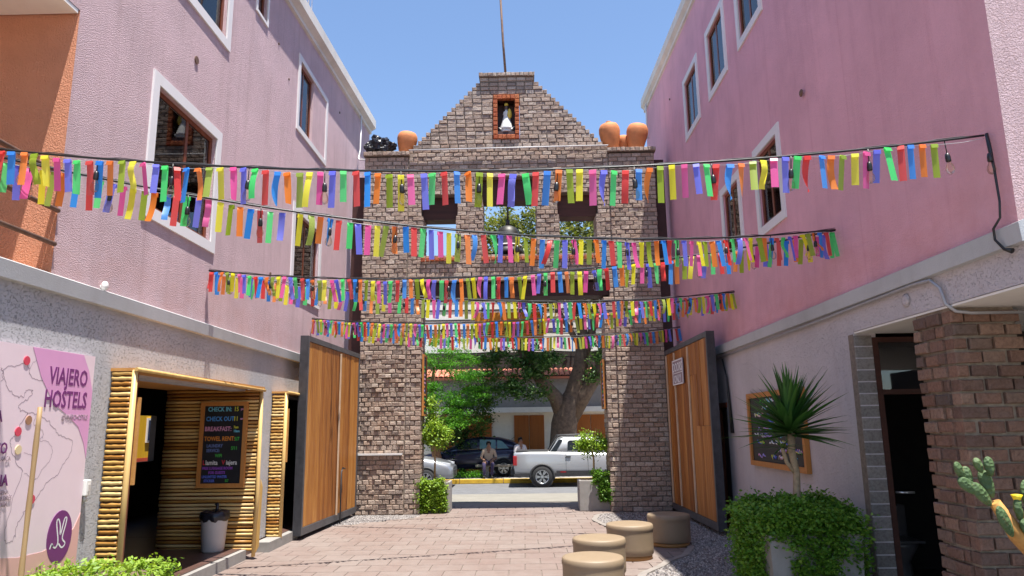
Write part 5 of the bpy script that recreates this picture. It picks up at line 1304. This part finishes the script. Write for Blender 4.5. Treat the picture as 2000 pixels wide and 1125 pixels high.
for i, (z0_, z1_) in enumerate(((4.35,4.55),(4.6,4.7),(5.2,5.5),(5.55,5.3),(6.9,7.2))):
    pts = [(-30+3*k, 27.6, z0_+(z1_-z0_)*k/20-.5*math.sin(math.pi*((k*3) % 30)/30)) for k in range(21)]
    o = MB().tube(pts, .018, 5).build('power_line', M['blackplastic']); tag(o, ['lowest power line', 'second power line from below', 'middle power line', 'second power line from above', 'highest power line'][i]+' along the far pavement', 'power line')

# ------------------------------------------------------------------ street trees
def tree(label, base, limbs, crowns, bark):
    t_ = thing('street_tree', label, 'tree', base)
    b = MB()
    L0 = limbs[0]; MB().tube(*L0, n=14).build('trunk', bark, t_, (0,0,0))
    for l in limbs[1:]: MB().tube(*l, n=10).build('limb', bark, t_, (0,0,0))
    for (m, cs, sp_, sz, n_, asp, flat_) in crowns: leaves('crown', t_, m, cs, sp_, sz, n_, aspect=asp, flat=flat_)
    return t_
B0 = (1.42, 27.0, 0)
limbs = [([(0,0,0),(.0,0,.5),(.0,0,1.1),(.05,0,1.8),(.2,0,2.4),(.42,0,3.0),(.5,0,3.3)],[.7,.56,.5,.48,.46,.28,.05]),
 ([(.12,0,1.9),(-.25,-.1,2.8),(-.85,-.3,3.5),(-1.4,-.6,4.3),(-1.9,-.6,5.6)],[.34,.27,.21,.15,.07]),
 ([(.2,0,2.0),(.45,0,3.0),(.75,.0,4.0),(.85,.1,5.2),(.6,.2,7.2)],[.38,.33,.28,.21,.1]),
 ([(.25,0,2.0),(.95,-.1,3.1),(1.5,-.2,3.9),(1.9,-.2,5.4),(2.2,0,7.3)],[.34,.28,.25,.18,.09]),
 ([(.75,0,4.0),(1.2,.1,5.2),(1.4,.1,6.5),(1.0,.1,8.5)],[.2,.16,.12,.05]),
 ([(.8,0,4.6),(.2,0,5.6),(-.5,0,7.0),(-1.0,0,8.5)],[.13,.1,.08,.04])]
low = [(-.9,26.2,4.4),(-.3,26.2,4.0),(.1,26.1,3.6),(.6,26.1,3.7),(.35,26.3,4.3),(1.0,26.2,4.3),(-.4,26.0,3.3),(-1.0,26.1,3.7),(.9,26.0,4.0),(.1,26.4,4.6),(-.1,25.9,3.0),(.55,25.9,2.95),(-1.3,26.3,4.2),(2.9,26.5,4.2),(2.6,26.6,3.6),(3.0,26.4,4.8),(-.7,26.,3.05)]
lc = []
for c in low: lc += ell_clumps(c, (.48,.4,.30), 15, .1)
hi = ell_clumps((.8,26.6,7.4),(3.4,2.6,.75),230,.1)+ell_clumps((1.0,27.2,8.4),(2.2,1.8,2.6),210)+ell_clumps((3.4,27.2,8.0),(1.6,1.4,2.4),120)+ell_clumps((-1.0,27.2,8.6),(1.1,1.2,2.2),60)  # first ellipsoid is an unseen dense layer, added to shade the trunk
tree('large spreading street tree with thick forked trunk behind the pickup', B0, limbs, [(M['leaf_tree'], lc, .10, .17, 20, 2.6, .8), (M['leaf_olive'], hi, .17, .19, 46, 2.2, .8)], M['barkA'])
B1 = (-3.05, 26.3, 0)
limbs = [([(0,0,0),(-.12,0,.8),(-.3,0,1.6),(-.35,0,2.6),(-.2,0,4.2)],[.2,.17,.14,.1,.05]), ([(-.3,0,1.6),(.15,0,2.2),(.6,0,2.8),(1.1,0,3.3)],[.09,.08,.06,.03]), ([(-.34,0,2.4),(-.9,0,3.2),(-1.3,0,4.0)],[.07,.05,.03])]
fc = []
for c in [(-3.6,26,4.3),(-3.0,25.9,3.9),(-2.4,25.8,3.6),(-1.9,25.8,3.3),(-3.2,25.8,3.2),(-2.5,25.7,2.85),(-3.7,25.9,2.6),(-2.9,25.7,2.3),(-2.2,25.7,2.5),(-3.9,26,3.5),(-1.6,25.9,2.9),(-2.6,26,4.5),(-1.9,26,4.2),(-3.4,25.8,1.95),(-2.1,25.6,2.1),(-2.7,25.6,1.9),(-1.7,25.7,3.6),(-2.9,25.8,4.8),(-3.3,25.7,2.9)]:
    for k in range(7): fc.append((c[0]+random.gauss(0,.25), c[1]+random.gauss(0,.25), c[2]+random.gauss(0,.12)))
tree('feathery bright green tree with reddish leaning trunk beyond the left jamb', B1, limbs, [(M['leaf_feather'], fc, (.2,.2,.05), .10, 110, 3.2, .35)], M['barkB'])
B2 = (-2.35, 27.3, 0)
dc = ell_clumps((-2.0,27.0,2.2),(.85,.6,.95),70)+ell_clumps((-1.4,27.0,3.0),(.6,.5,.5),26)+ell_clumps((-2.6,26.9,1.2),(.6,.5,.6),30)
tree('dark bushy shade tree between the feathery tree and the blue car', B2, [([(0,0,0),(.1,0,.8),(.2,0,1.8)],[.12,.1,.07]), ([(.1,0,.8),(-.2,0,1.6),(-.3,0,2.2)],[.06,.05,.03])], [(M['leaf_tree'], dc, .13, .13, 40, 2.2, .8)], M['barkA'])
gcv = thing('verge_plants', 'low green plants at the foot of the feathery tree', 'plants', (-2.3, 25.9, 0)); gcv['kind'] = 'stuff'
o_ = leaves('foliage', gcv, M['leaf_feather'], [(random.uniform(-3.2,-1.5), 25.85+random.gauss(0,.12), .06+random.random()*.12) for _ in range(80)], .07, .07, 18, aspect=2)
print('objects', len(bpy.data.objects))
